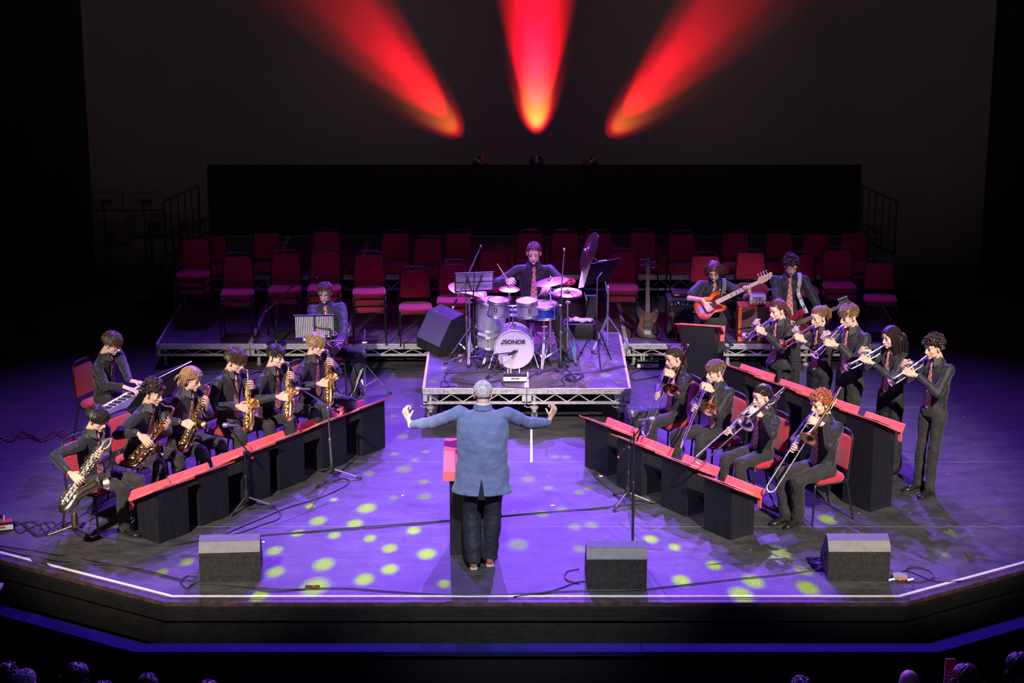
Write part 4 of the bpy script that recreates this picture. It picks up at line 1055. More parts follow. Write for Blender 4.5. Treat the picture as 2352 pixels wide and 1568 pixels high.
# ---- bass guitarist and guitarist
Pb = standing((1640,623), 1.50, -88, yaw(-100,-24), s=.96, hair=('auburn', dict(BOBCUT, part=0, length=.15, fringe=.10)), brow='dark', seed=20, skin='fair', glasses=True, short=True, female=True,
    label='person with shoulder-length hair and glasses playing a sunburst bass guitar', w=.98, tieswing=.5, tieend=.1)
def guitar(name, label, cat, center, neck_dir, face_dir, scale, top_m, guard_m, head_m, kind, stand=False):
    """local: x along the neck, y across, z out of the front"""
    M = frameM(center, neck_dir, z=face_dir) if False else None
    x = V(neck_dir).normalized(); z = V(face_dir); z = (z-x*z.dot(x)).normalized(); y = z.cross(x); M = Matrix((x, y, z)).transposed().to_4x4(); M.translation = center
    r = empty(name); r.matrix_basis = M; tag(r, label, cat)
    if kind == 'bass': pts = [(-.23,0),(-.21,.10),(-.13,.155),(-.03,.135),(.03,.115),(.11,.15),(.20,.165),(.235,.125),(.20,.085),(.14,.05),(.12,0),(.13,-.05),(.17,-.09),(.19,-.13),(.15,-.16),(.08,-.145),(.0,-.125),(-.08,-.155),(-.17,-.165),(-.22,-.10)]
    else: pts = [(-.19,0),(-.17,.09),(-.10,.145),(-.01,.12),(.05,.11),(.12,.14),(.19,.13),(.20,.10),(.155,.06),(.13,0),(.155,-.06),(.19,-.10),(.18,-.13),(.11,-.14),(.04,-.11),(-.02,-.12),(-.10,-.145),(-.17,-.09)]
    q = spline(pts+[pts[0]], 4)[:-1]; q = [(p.x*scale, p.y*scale) for p in [V((a[0], a[1])) if not hasattr(a, 'x') else a for a in q]]
    mb = MB(); ins = lambda k: [(a*k, b*k) for a, b in q]
    mb.rings([[V((a, b, z_)) for a, b in ins(k)] for k, z_ in ((.95,-.022),(1,-.014),(1,.014),(.95,.022))]); mb.build('body', top_m, r)
    mb = MB(); mb.prism([(a*.62+.03*scale, b*.62-.01) for a, b in q], .0222, .0245); mb.build('pickguard', guard_m, r, smooth=False)
    nl = (.62 if kind == 'bass' else .48)*scale*1.05
    mb = MB(); mb.rings([[V((x_, -w_, .016)), V((x_, w_, .016)), V((x_, w_*.95, .030)), V((x_, -w_*.95, .030))] for x_, w_ in ((.08,.030),(.08+nl,.021))]); mb.mi = 1
    for i in range(18):
        x_ = .12+nl*(1-.945**i)*1.5
        if x_ < .07+nl: mb.box((.08+nl-(x_-.12)*1.0, 0, .0305), (.003, .045, .001))
    mb.mi = 2
    for i in (3,5,7,9,12): mb.box((.08+nl*(1-(1-.945**i)*1.25)-.012, 0, .0303), (.012, .034, .001))
    mb.build('neck', [mat('maple_fretboard', (.55,.40,.30), .4) if head_m != 'dark' else mat('rosewood_fretboard', (.07,.03,.02), .5), CHROME, RUB], r, smooth=False)
    hx = .08+nl; mb = MB()
    if kind == 'bass' and not stand: hp_ = [(hx,-.022),(hx+.04,-.035),(hx+.10,-.035),(hx+.16,-.02),(hx+.19,.0),(hx+.20,.03),(hx+.175,.05),(hx+.15,.035),(hx+.10,.045),(hx+.03,.05),(hx,.022)]
    else: hp_ = [(hx,-.022),(hx+.03,-.042),(hx+.13,-.035),(hx+.17,-.015),(hx+.165,.015),(hx+.12,.042),(hx+.03,.042),(hx,.022)]
    mb.prism(hp_, .0, .014); hdm = mat('maple_headstock', (.55,.36,.27), .4) if head_m != 'dark' else mat('dark_headstock', (.10,.09,.10), .4); hs = mb.build('headstock', hdm, r, smooth=False)
    mb = MB(8)
    for i in range(4 if kind == 'bass' else 6):
        x_ = hx+.035+i*(.036 if kind == 'bass' else .021); sg = 1 if not stand else (1 if i % 2 else -1)
        mb.tube([(x_, .0, .008), (x_, sg*.075, .008)], .0035, 6); mb.ell((x_, sg*.082, .008), (.013, .010, .006), 8, 5); mb.tube([(x_, .0, .014), (x_, 0, .026)], .006, 6)
    mb.build('tuning_peg', CHROME, r)
    mb = MB(6); ns = 4 if kind == 'bass' else 6
    for i in range(ns):
        o = (i-(ns-1)/2)/(ns-1); mb.tube([(-.14*scale, o*.055, .034), (.08+nl, o*.030, .034), (hx+.06, o*.02, .02)], .0012, 4)
    mb.build('string', CHROME, r)
    mb = MB(); mb.box((-.14*scale, 0, .030), (.05, .085, .014)); mb.build('bridge', CHROME, r, smooth=False)
    for x_ in (-.07, .015): mb = MB(); mb.rbox((x_*scale, 0, .028), (.032, .088, .012), .008); mb.build('pickup', RUB, r)
    mb = MB(12)
    for i in range(3): mb.lathe([(.011,0),(.011,.014),(.009,.016)], Matrix.Translation(((-.13+i*.035)*scale, -.105*scale, .022)), 12)
    mb.build('knob', CHROME if kind == 'bass' else WHITE, r)
    return M
def sunburst(name, c0, c1, c2):
    m = bpy.data.materials.new(name); m.use_nodes = True; nt = m.node_tree; b = nt.nodes['Principled BSDF']; N = nt.nodes.new; L = nt.links.new
    tc = N('ShaderNodeTexCoord'); mp = N('ShaderNodeMapping'); mp.inputs['Scale'].default_value = (4.0, 5.6, 0); L(tc.outputs['Object'], mp.inputs[0])
    g_ = N('ShaderNodeTexGradient'); g_.gradient_type = 'SPHERICAL'; L(mp.outputs[0], g_.inputs[0]); cr = N('ShaderNodeValToRGB'); e = cr.color_ramp.elements
    e[0].position = .05; e[0].color = (*c2, 1); e[1].position = .62; e[1].color = (*c0, 1); k = e.new(.3); k.color = (*c1, 1)
    L(g_.outputs['Fac'], cr.inputs[0]); L(cr.outputs[0], b.inputs['Base Color']); b.inputs['Roughness'].default_value = .2; b.inputs['Coat Weight'].default_value = .5
    return m
bx = G(1640,623,1.50); bc = GY(1632, 700, bx.y-.22); nd = (GY(1690, 672, bx.y-.27)-bc).normalized()
guitar('bass_guitar', 'sunburst bass guitar with dark red pickguard held by the long-haired player', 'guitar', bc, nd, (-.12,-1,.12), .88,
    sunburst('orange_sunburst', (.75,.22,.03), (.55,.09,.015), (.05,.012,.008)), mat('dark_red_guard', (.10,.006,.01), .25), 'maple', 'bass')
Pb['hands'] = {'R': (bc+nd*-.03+V((-.02,-.07,.02)), V((.55,-.1,-.75)), V((.2,.9,0)), .6), 'L': (bc+nd*.50+V((.01,-.0,-.03)), V((-.3,-.55,.8)), V((-.2,-.4,.3)), .9)}
Pb['pole'] = {'R': V((-1,.2,-.5)), 'L': V((.8,.3,-.9))}
def gstrap(rp, hi, lo, m):
    nb, tr, tf, cen = rp['nb'], rp['tr'], rp['tf'], rp['cen']
    p = spline([hi, cen(.62)-tr*.10+tf*.155, cen(.88)-tr*.115+tf*.125, nb-tr*.115+V((0,0,.015)), cen(.80)-tr*.06-tf*.13, cen(.4)+tr*.08-tf*.15, lo], 4); mb = MB(); rs = []
    for i, q in enumerate(p):
        t = (p[min(i+1, len(p)-1)]-p[max(0, i-1)]).normalized(); w_ = (tr*.9+tf*.1); w_ = (w_-t*w_.dot(t)).normalized(); n_ = t.cross(w_); rs.append([q-w_*.024-n_*.002, q+w_*.024-n_*.002, q+w_*.024+n_*.002, q-w_*.024+n_*.002])
    mb.rings(rs); put(mb.build('guitar_strap', m), rp['root'])
gstrap(person(Pb), bc+nd*.2+V((0,-.01,.06)), bc-nd*.22, mat('dark_strap_webbing', (.10,.10,.11), .7))
Pg = standing((1817,610), 1.60, -92, yaw(-88,-25), s=1.0, hair=('dark', CURLY), seed=21, skin='warm', label='person with curly dark hair playing a red electric guitar at the back right', tieend=.05)
gx = G(1817,610,1.60); gc = GY(1822, 745, gx.y-.20); nd2 = (GY(1880, 722, gx.y-.24)-gc).normalized()
guitar('electric_guitar', 'dark red electric guitar held by the curly-haired player behind the trumpets', 'guitar', gc, nd2, (-.1,-1,.1), 1.0, mat('cherry_red_lacquer', (.20,.008,.02), .2, coat=.5), mat('dark_guard', (.03,.01,.012), .3), 'dark', 'guitar')
Pg['hands'] = {'R': (gc+nd2*-.02+V((-.03,-.06,.02)), V((.5,-.1,-.7)), V((.2,.9,0)), .6), 'L': (gc+nd2*.36+V((0,-.02,-.03)), V((-.3,-.5,.8)), V((-.2,-.4,.3)), .9)}
Pg['pole'] = {'R': V((-1,.2,-.5)), 'L': V((.9,.3,-.8))}
gstrap(person(Pg), gc+nd2*.17+V((0,-.01,.08)), gc-nd2*.19, mat('mottled_white_strap', (.30,.30,.32), .7, var=.95, vscale=28))
# ---- trombones
def trombonist(P, tip, bell, label, ext, chair_a, chair_label, slidepos=None, **kw):
    s = P['s']; M = mouth_at(P['head'], P['face'], s); near = kw.pop('near', True); bnear = kw.pop('bnear', True); m = kw.pop('m', None); trig = kw.pop('trig', False)
    T = trombone(M, tip, bell, label, ext, near, bnear, m, trig); ch = P['chest']; r = V((ch.y, -ch.x, 0)); ax = T['ax']
    g = T['grip']; gR_ = T['slide']
    P['hands'] = {'L': (g-r*.03, (r*.35+ax*.55+U*.55), r*.8+ax*.2, .8), 'R': (gR_+r*.03, (ax*.2-r*.35-T['up']*0+U*.4+ch*.5), -r*.9+ch*.1, .75)}
    P['pole'] = kw.pop('pole', {'L': -r*.8-U*.6-ch*.1, 'R': r*.8-U*.6})
    if chair_label: chair_for(P, chair_a, chair_label)
    P.update(kw); return person(P)
A_ = 213
trombonist(seated((1546,821), 1.22, (1551,945), A_, yaw(214,-16), ((1490,975),(1462,955)), hair=('brown', dict(TIED, tail=[(0,-.10,.03),(0,-.135,.0),(0,-.145,-.08),(0,-.14,-.2)])), seed=31, skin='pale', female=True, s=.95,
    label='person with tied-back brown hair playing a trombone beside the drum riser'), (1480,998), (1540,896), 'brass trombone with rose bell held beside the drum riser', .36, 208, 'red chair under the trombonist nearest the drum riser', m=mat('rose_brass', (.62,.30,.20), .18, 1.0), trig=True)
trombonist(seated((1641,853), 1.21, (1652,985), A_, yaw(212,-10), ((1610,1012),(1548,997)), hair=('lightbrown', dict(SHORT, fringe=.045)), brow='lightbrown', seed=32, skin='pale', s=.98,
    label='person with short light brown hair playing a trombone, second in the row'), (1565,1025), (1629,940), 'gold trombone with tube rising over the second trombonist', .34, 208, 'red chair under the second trombonist')
trombonist(seated((1749,910), 1.20, (1748,1032), A_, yaw(210,-12), ((1702,1064),(1655,1056)), hair=('dark', dict(TIED, tail=[(0,-.10,.03),(0,-.135,.0),(0,-.15,-.08),(.01,-.15,-.2),(.01,-.14,-.3)])), seed=33, skin='pale', female=True, s=.97,
    label='person with parted dark hair playing a trombone with a silver bell'), (1600,1062), (1708,972), 'trombone with bright silver bell turned towards the audience', .40, 208, 'red chair under the trombonist with parted dark hair', m=BSILV, trig=True)
trombonist(seated((1884,926), 1.24, (1888,1068), A_, yaw(213,-14), ((1832,1102),(1772,1092)), ((1833,1185), (1806,1180)), hair=('ginger', CURLS), brow='ginger', seed=34, skin='pale', s=1.04,
    label='person with curly ginger hair playing a trombone, nearest the audience'), (1766,1128), (1857,1009), 'dark gold trombone of the ginger-haired player nearest the audience', .38, 206, 'red chair under the ginger-haired trombonist', trig=True)
# ---- trumpets
def trumpeter(P, bell, label, near=True, m=None, **kw):
    s = P['s']; M = mouth_at(P['head'], P['face'], s); T = trumpet(M, bell, label, near, m); ax, up, sd = T['ax'], T['up'], T['side']
    MM = T['M']; ch = P['chest']; r = V((ch.y, -ch.x, 0))
    if sd.dot(r) < 0: sd = -sd
    gl = MM @ V((.25,0,-.035))-sd*.030; gr = MM @ V((.215,0,.040))+sd*.045
    P['hands'] = {'L': (gl, ax*.55+up*.75+sd*.25, sd, .8), 'R': (gr, ax*.55+up*.55-sd*.25, -sd*.8+ax*.1-up*.25, .75)}
    P['pole'] = {'L': -r*.5-U*.9+ch*.1, 'R': r*.5-U*.9}; P['hs'] = .92
    P.update(kw); return person(P)
B_ = 214
SK = mat('black_skirt_cloth', (.010,.010,.013), .8, bump=.2, bscale=40)
trumpeter(standing((1785,712), 1.50, 218, yaw(214,-14), s=.94, hair=('auburn', dict(TIED, tail=[(0,-.09,.03),(0,-.13,.0),(0,-.15,-.06),(0,-.15,-.15),(0,-.13,-.24)], wavy=.022, sweep=(0,-.8,0))), seed=41, skin='pale', female=True,
    label='person with curly auburn ponytail playing a trumpet, leftmost of the trumpeters'), (1712,773), 'trumpet of the leftmost trumpeter, bell above the red desk')
trumpeter(standing((1880,728), 1.52, 216, yaw(214,-14), s=.95, hair=('lightbrown', dict(TIED, fringe=.12, tail=[(0,-.07,.08),(0,-.12,.09),(0,-.155,.03),(0,-.16,-.08),(.02,-.14,-.22),(.03,-.12,-.30)], wavy=.012, sweep=(0,-.5,0))), brow='lightbrown', seed=42, skin='pale', female=True,
    label='person with fair ponytail playing a trumpet, second of the trumpeters', wide=.3, legs=SK), (1797,790), 'gold trumpet of the second trumpeter', m=GOLD)
trumpeter(standing((1949,726), 1.64, 216, yaw(212,-14), s=1.04, hair=('lightbrown', dict(SHORT, length=.03, vol=.010)), brow='lightbrown', seed=43, skin='pale', glasses=True,
    label='tall person with short fair hair and glasses playing a trumpet'), (1869,814), 'silver trumpet of the tall trumpeter in glasses')
trumpeter(standing((2045,774), 1.54, 216, yaw(212,-12), s=.96, hair=('dark', LONG), seed=44, skin='pale', female=True, legs=SK, wide=.45,
    label='person with long straight dark hair playing a trumpet, fourth of the trumpeters'), (1941,841), 'silver trumpet of the player with long dark hair')
trumpeter(standing((2144,797), 1.62, 214, yaw(210,-12), s=1.0, hair=('dark', CURLY), seed=45, skin='fair', feet={'L': (2136,1117), 'R': (2110,1105)}, w=.93, fat=.86,
    label='person with curly dark hair playing a trumpet, standing at the far right'), (2042,876), 'silver trumpet of the player standing at the far right')
# ---- conductor
hipc = V((G(1108,1310).x, 18.55, .98))
hdc = GY(1109, 905, 18.62)
Pc = dict(hip=hipc, head=hdc, chest=V((.02,1,0)), face=V((.02,1,-.12)), hair=('grey', dict(CROP, vol=.003, back=-.075)), brow='grey', seed=50, skin='fair', s=1.06, w=1.10, jacket=True, top=BLUEJ, tie=False,
    legs=mat('navy_black_trousers', (.016,.018,.030), .6, bump=.2, bscale=40), shoem=TAN, solem=SOLE, label='person conducting in a slate blue jacket with both arms spread, seen from behind')
Pc['neck'] = hdc+V((0,-.03,-.138))
Pc['knees'] = {'L': hipc+V((-.10,.03,-.46)), 'R': hipc+V((.10,.03,-.46))}
Pc['ankles'] = {'L': V((G(1088,1300).x, 18.50, .11)), 'R': V((G(1124,1298).x, 18.58, .11))}
Pc['toes'] = {'L': V((-.05,1,0)), 'R': V((-.12,1,0))}
Pc['hands'] = {'L': (GY(937,950,18.98), V((-.35,.35,.75)), V((.6,.6,.1)), 1.45), 'R': (GY(1266,945,18.98), V((.35,.3,.75)), V((-.6,.6,.1)), 1.45)}
Pc['pole'] = {'L': V((-.1,-.3,-1)), 'R': V((.1,-.3,-1))}; Pc['lift'] = {'L': .035, 'R': .035}; Pc['fat'] = 1.2
rc = person(Pc)
# white shirt collar, shirt cuffs and the vent of the jacket
nb, tf, tr, tu = rc['nb'], rc['tf'], rc['tr'], rc['tu']
mb = MB(); mb.rings([[nb+tu*h+tf*.012+tr*rr*cos(2*pi*j/20)+tf*rr*sin(2*pi*j/20) for j in range(20)] for h, rr in ((.02,.079),(.070,.075),(.070,.071),(.02,.071))]); put(mb.build('shirt_collar', PAPER), rc['root'])
mb = MB(); mb.rings([[nb+tu*h+tf*(.008-.02*(h < 0))+tr*rr*cos(2*pi*j/24)+tf*rr*.98*sin(2*pi*j/24) for j in range(24)] for h, rr in ((.006,.092),(.018,.089),(.034,.084),(.056,.080),(.057,.076),(.02,.076))]); put(mb.build('jacket_collar', BLUEJ), rc['root'])
for k in 'LR':
    e, w_ = rc['el'][k], rc['wr'][k]; mb = MB(14); d = (w_-e).normalized(); mb.tube([w_-d*.03, w_+d*.008], [.038,.037]); put(mb.build('shirt_cuff', PAPER), rc['root'])
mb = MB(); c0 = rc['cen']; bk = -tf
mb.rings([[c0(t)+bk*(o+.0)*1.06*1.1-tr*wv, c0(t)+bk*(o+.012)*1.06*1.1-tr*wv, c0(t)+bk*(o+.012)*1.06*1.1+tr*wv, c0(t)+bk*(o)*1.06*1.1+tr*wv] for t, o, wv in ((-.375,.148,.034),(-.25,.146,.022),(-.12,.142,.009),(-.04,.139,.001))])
put(mb.build('jacket_vent', mat('vent_shade_wedge', (.010,.011,.016), .9)), rc['root'])  # dark wedge on the back, coloured as the shade inside the open vent
# ============================================================ empty chairs on the platforms
def chair_at(px, py, n, where, row, da=0):
    z0 = T1Z+.006
    top = G(px, py, z0+.47+.095*(n-1))
    for k in range(n):
        lab = 'empty red chair %s%s' % (where, '' if n == 1 else (', topmost of stack' if k == n-1 else ', bottom of stack' if k == 0 else ', middle of stack'))
        chair(top.x, top.y, -90+da, lab, z0+k*.095, row)
F_ = 'empty chairs along the front of the platforms'; B__ = 'empty chairs in the dim back row'
for a in ((443,628,3,'at the far left of the front row',F_,-3),(545,670,2,'second from the left in the front row',F_,2),(654,663,2,'third from the left, behind the tilted boom microphone',F_,0),
    (745,660,3,'directly behind the seated player in glasses',F_,0),(848,668,3,'right of the seated player in glasses',F_,3),(955,704,1,'just left of the drum wedge speaker',F_,5),
    (1042,688,2,'behind the left drum music stand',F_,0),(1135,655,1,'partly hidden by the raised drumstick arm',F_,2),(1428,660,2,'behind the right drum music stand',F_,-2),
    (1622,668,1,'behind the bass guitarist',F_,0),(1727,660,1,'between bass guitarist and guitarist',F_,0),(1843,665,1,'behind the guitarist',F_,0),(1928,655,2,'behind the tall trumpeter',F_,0),(2022,684,1,'at the far right of the front row',F_,-3),
    (486,618,1,'at the far left of the back row',B__,0),(612,612,1,'second in the back row, behind the slanted cable mic',B__,4),(748,610,2,'in the back row above the seated player in glasses',B__,0),(906,612,1,'in the back row right of the seated player',B__,0),
    (983,625,1,'in the back row between two taller stands',B__,3),(1052,612,1,'in the back row left of the drummer',B__,0),(1218,612,1,'in the back row hidden behind the drummer',B__,0),(1298,612,1,'in the back row right of the drummer',B__,0),(1374,612,1,'in the back row behind the tilted cymbal',B__,0),
    (1476,610,1,'in the back row above the sunburst bass',B__,0),(1570,614,1,'in the back row right of the sunburst bass',B__,2),(1692,612,1,'in the back row above the guitar amplifier',B__,0),(1792,612,1,'in the back row left of the guitarist head',B__,0),(1878,614,1,'in the back row right of the guitarist head',B__,0),(1966,612,2,'at the far right of the back row',B__,0)):
    chair_at(*a)

# ============================================================ band desks
DESKB = mat('black_desk_board', (.010,.011,.016), .42, var=.3, vscale=6, bump=.05, stretch=(6,6,.6))
DESKR = mat('red_desk_lacquer', (.82,.12,.13), .6, var=.08, spec=.3)
PAGE = mat('printed_music_page', (.60,.59,.60), .7, var=.15, vscale=60)
def desk_master(h):
    r = empty('band_desk'); w, d = .40, .37
    mb = MB(); mb.box((0, .009, h/2), (w, .018, h)); mb.build('front_panel', DESKB, r, smooth=False)
    for sx in (-1, 1):
        mb = MB(); x = sx*(w/2-.009)
        mb.rings([[V((x-.009, y, 0)), V((x+.009, y, 0)), V((x+.009, y, zz)), V((x-.009, y, zz))] for y, zz in ((.019, h), (d-.05, h-.165))]); mb.build('side_panel', DESKB, r, smooth=False)
    mb = MB(); sl = lambda y: h+.012-(y)*.50
    mb.rings([[V((-.275, y, sl(y)-.008)), V((.275, y, sl(y)-.008)), V((.275, y, sl(y)+.006)), V((-.275, y, sl(y)+.006))] for y in (-.03, d-.03)]); mb.build('sloping_top', DESKR, r, smooth=False)
    mb = MB(); y = d-.03; z = sl(y)
    mb.rings([[V((-.275, y-.004, z-.004)), V((.275, y-.004, z-.004)), V((.275, y+.010, z-.004)), V((-.275, y+.010, z-.004))], [V((-.275, y+.040, z+.080)), V((.275, y+.040, z+.080)), V((.275, y+.054, z+.080)), V((-.275, y+.054, z+.080))]]); mb.build('music_lip', DESKR, r, smooth=False)
    for sx in (-.25, .25): mb = MB(); mb.box((sx, y-.0, z-.05), (.05, .012, .10)); mb.build('end_bracket', DESKR, r, smooth=False)
    return r
def sheets(x, y, rz, h, seed, label):
    rnd = random.Random(seed); r = tag(empty('sheet_music', (x, y, h), rz), label, 'sheet music')
    sl = lambda yy: .022-yy*.50
    for k in range(3):
        mb = MB(); x0 = -.22+k*.13+rnd.uniform(-.03,.03); y0 = -.01+rnd.uniform(0,.05); zz = .004*k
        mb.rings([[V((x0, yy, sl(yy)+zz)), V((x0+.21, yy, sl(yy)+zz)), V((x0+.21, yy, sl(yy)+zz+.002)), V((x0, yy, sl(yy)+zz+.002))] for yy in (y0, y0+.27)]); mb.build('page', PAGE, r, smooth=False)
    return r
DK = {}
def desk(x, y, rz, h, label, group, flip=False, seed=0, extra=None):
    if h not in DK: DK[h] = r = desk_master(h); r.location = (x, y, 0); r.rotation_euler = (0, 0, rz)
    else: r = dup(DK[h], loc=(x, y, 0), rz=rz)
    tag(r, label, 'music desk', group); sheets(x, y, rz, h, seed, 'white pages on the '+label.replace(' red-topped black desk', ' desk').replace('of the ', 'in the ', 1)); return r
def desk_corner(px, py, rz, side, h, *a, **k):
    """px,py = the near bottom corner seen in the photograph; side=-1: corner is the left end of the front panel, +1: the right end"""
    c = G(px, py); ex = V((cos(rz), sin(rz), 0)); c = c-ex*side*.20
    return desk(c.x, c.y, rz, h, *a, **k)
for i, (px, py) in enumerate(((366,1249),(461,1209),(560,1163),(642,1127),(742,1085),(833,1048))):
    desk_corner(px, py, R(50+i*.8), -1, .555, 'low red-topped black desk of the saxophone row, %s' % ('nearest the audience', 'second from the audience', 'third from the audience', 'third from the back', 'second from the back', 'furthest from the audience')[i], 'desks of the saxophone row', seed=i)
for i, (px, py) in enumerate(((1396,1093),(1472,1140),(1576,1187),(1677,1241))):
    desk_corner(px, py, R(-53), 1, .555, 'low red-topped black desk of the trombone row, %s' % ('nearest the drum riser', 'behind the two microphone stands', 'second from the audience', 'nearest the audience')[i], 'desks of the trombone row', seed=10+i)
q5 = G(1998, 1176); dv = V((-1.13, 1.77, 0))/3
for i in range(4):
    c = q5+dv*(3-i); ex = V((cos(R(-53)), sin(R(-53)), 0)); c = c-ex*.20
    desk(c.x, c.y, R(-53), .985, 'tall red-topped black desk of the trumpet row, %s' % ('furthest back', 'second from the back', 'behind the ginger-haired trombonist', 'at the right end')[i], 'tall desks of the trumpet row', seed=20+i)
c = GY(1603, 760, 23.7); desk(c.x, c.y, R(-14), .985, 'tall red-topped black desk in front of the bass guitarist', 'tall desks of the trumpet row', seed=25)
# conductor desk
cq = G(1034, 1275); r = tag(empty('conductor_desk', (cq.x, cq.y, 0)), 'tall black conductor desk with red music ledge', 'music desk')
mb = MB(); mb.box((.22, .19, .42), (.44, .38, .84)); mb.build('cabinet', DESKB, r, smooth=False)
mb = MB(); mb.rings([[V((-.06, y, z-.01)), V((.47, y, z-.01)), V((.47, y, z+.01)), V((-.06, y, z+.01))] for y, z in ((-.03,.87),(.40,1.07))]); mb.build('sloping_top', DESKR, r, smooth=False)
mb = MB(); mb.box((.205, -.035, .84), (.53, .015, .10)); mb.build('music_lip', DESKR, r, smooth=False)
mb = MB(); mb.box((.06, .23, 1.002), (.014, .05, .004), Matrix.Rotation(R(25), 3, 'X')); mb.build('label_mark', RUB, r, smooth=False)
# ============================================================ stands
def tripod(mb, z, r_, h, a0=.3, rr=.011, feet=True):
    for k in range(3):
        a = a0+k*2*pi/3; mb.tube([(0, 0, z+h), (cos(a)*r_, sin(a)*r_, z+.018)], rr, 8)
def floorpt(px, py, z=0.0): return G(px, py, z)
MICM = mat('mic_grille', (.35,.35,.37), .35, .8); ORG = mat('orange_end_cap', (.75,.10,.03), .5)
def mic(parent_none, p, d, label, size=1.0, grille=True):
    d = V(d).normalized(); r = tag(empty('microphone', p), label, 'microphone'); mb = MB(10); o = -V(p)
    mb.tube([-d*.15*size, -d*.02*size], [.011*size, .020*size], 12); mb.build('mic_body', BLK, r)
    mb = MB(12); mb.ell((0,0,0), (.026*size, .026*size, .026*size), 14, 10); mb.cap(-d*.03*size, (0,0,0), .021*size, .025*size, 12); mb.build('mic_head', MICM, r)
    return r
def micstand(base, top, boom0=None, boom1=None, label='', a0=.3, leg_m=BLK, z=0.0, round_base=False, legr=.27, pole_m=BLK, cap_c=ORG):
    """base on level z; top = world top of the pole; boom0 (mic end) .. boom1 (counter end)"""
    base = V(base); r = tag(empty('microphone_stand', base), label, 'microphone stand'); T = lambda p: V(p)-base; top = V(top)
    mb = MB(10); tp = T(top); mb.tube([(0,0,.08), tp*.55], .0135); mb.tube([tp*.5, tp], .009); mb.cap(tp*.53, tp*.57, .018, .018)
    mb.build('pole', pole_m, r)
    if round_base: mb = MB(24); mb.lathe([(.13, 0), (.13, .012), (.03, .03), (.018, .06)], n=28); mb.build('round_base', BLK, r)
    else:
        mb = MB(12); mb.lathe([(.022,.07),(.032,.10),(.030,.16),(.016,.20)], n=14); mb.build('leg_collar', BLK, r)
        for k in range(3):
            a = a0+k*2*pi/3; mb = MB(8); mb.tube([(cos(a)*.02, sin(a)*.02, .12), (cos(a)*legr, sin(a)*legr, .02)], .010); lg = mb.build('leg', leg_m, r)
            mb = MB(8); mb.cap((cos(a)*(legr-.03), sin(a)*(legr-.03), .026), (cos(a)*(legr+.01), sin(a)*(legr+.01), .018), .016); mb.build('rubber_foot', RUB, lg)
    if boom0 is not None:
        b0, b1 = T(boom0), T(boom1); mb = MB(8); mb.tube([b0, b1], .0085); mb.cap(tp-V((0,0,.01)), tp+V((0,0,.01)), .02); mb.build('boom', CHROME if pole_m != BLK else BLK, r)
        mb = MB(8); d = (b1-b0).normalized(); mb.cap(b1-d*.10, b1-d*.015, .015); mb.build('counterweight', BLK, r)
        mb = MB(8); mb.cap(b1-d*.012, b1+d*.008, .0135); mb.build('end_cap', cap_c, r)
    return r
DARKST = mat('satin_steel', (.30,.30,.32), .35, .9)
# saxophone microphones
b = G(567, 1166); tp = GY(562, 1040, b.y); m0 = GY(523, 977, b.y-.12); m1 = GY(579, 1050, b.y+.03)
micstand(b, tp, m0, m1, 'tripod microphone stand in front of the second and third saxophone desks', .05, DARKST); mic(0, m0+V((-.035,0,.005)), (-1,.05,.05), 'silver-headed microphone pointing left before the third saxophonist')
b = G(763, 1101); tp = GY(753, 938, b.y); m0 = GY(692, 893, b.y-.15); m1 = GY(781, 949, b.y+.05)
micstand(b, tp, m0, m1, 'tall chrome-legged microphone stand in front of the rear saxophone desks', .02, DARKST, pole_m=DARKST, cap_c=WHITE, legr=.30); mic(0, m0+V((-.05,0,.0)), (-1,.1,0), 'microphone aimed at the fifth saxophonist', 1.0)
# trombone side
b = G(1441, 1156); tp = GY(1445, 1030, b.y); m0 = GY(1478, 975, b.y-.08); m1 = GY(1421, 1048, b.y+.02)
micstand(b, tp, m0, m1, 'short tripod microphone stand with boom in front of the trombone desks', -.05, DARKST); mic(0, m0+V((.10,0,.065)), (1,.05,.12), 'silver-headed microphone pointing right at the trombones')
b = G(1453, 1262); tp = GY(1456, 990, b.y)
micstand(b, tp, None, None, 'straight black microphone stand behind the middle wedge speaker', .4, round_base=True); mic(0, GY(1452, 948, b.y), (-.25,.2,1), 'upright dark blue microphone on the straight black stand')
b = G(1800, 1046); tp = GY(1786, 938, b.y); m0 = GY(1829, 836, b.y-.1); m1 = GY(1748, 1015, b.y+.05)
b = G(1770, 1040); micstand(b, GY(1784, 935, b.y), GY(1830, 836, b.y+.15), GY(1768, 975, b.y-.1), 'boom microphone stand between trombone and trumpet rows', .4, pole_m=BLK); mic(0, GY(1852, 827, b.y+.2), (1,-.1,.05), 'silver-headed microphone in front of the trumpeters')
# back left boom on the platform
b = G(635, 790, T1Z+.006); tp = GY(635, 700, b.y); m0 = GY(719, 614, b.y+.1); m1 = GY(612, 714, b.y-.05)
micstand(b, tp, m0, m1, 'boom microphone stand on the platform reaching up right, cable looped over its tip', .4, round_base=True, pole_m=BLK); mic(0, GY(728, 637, b.y+.1), (.15,0,-1), 'slim black microphone hanging from the platform boom', .7)
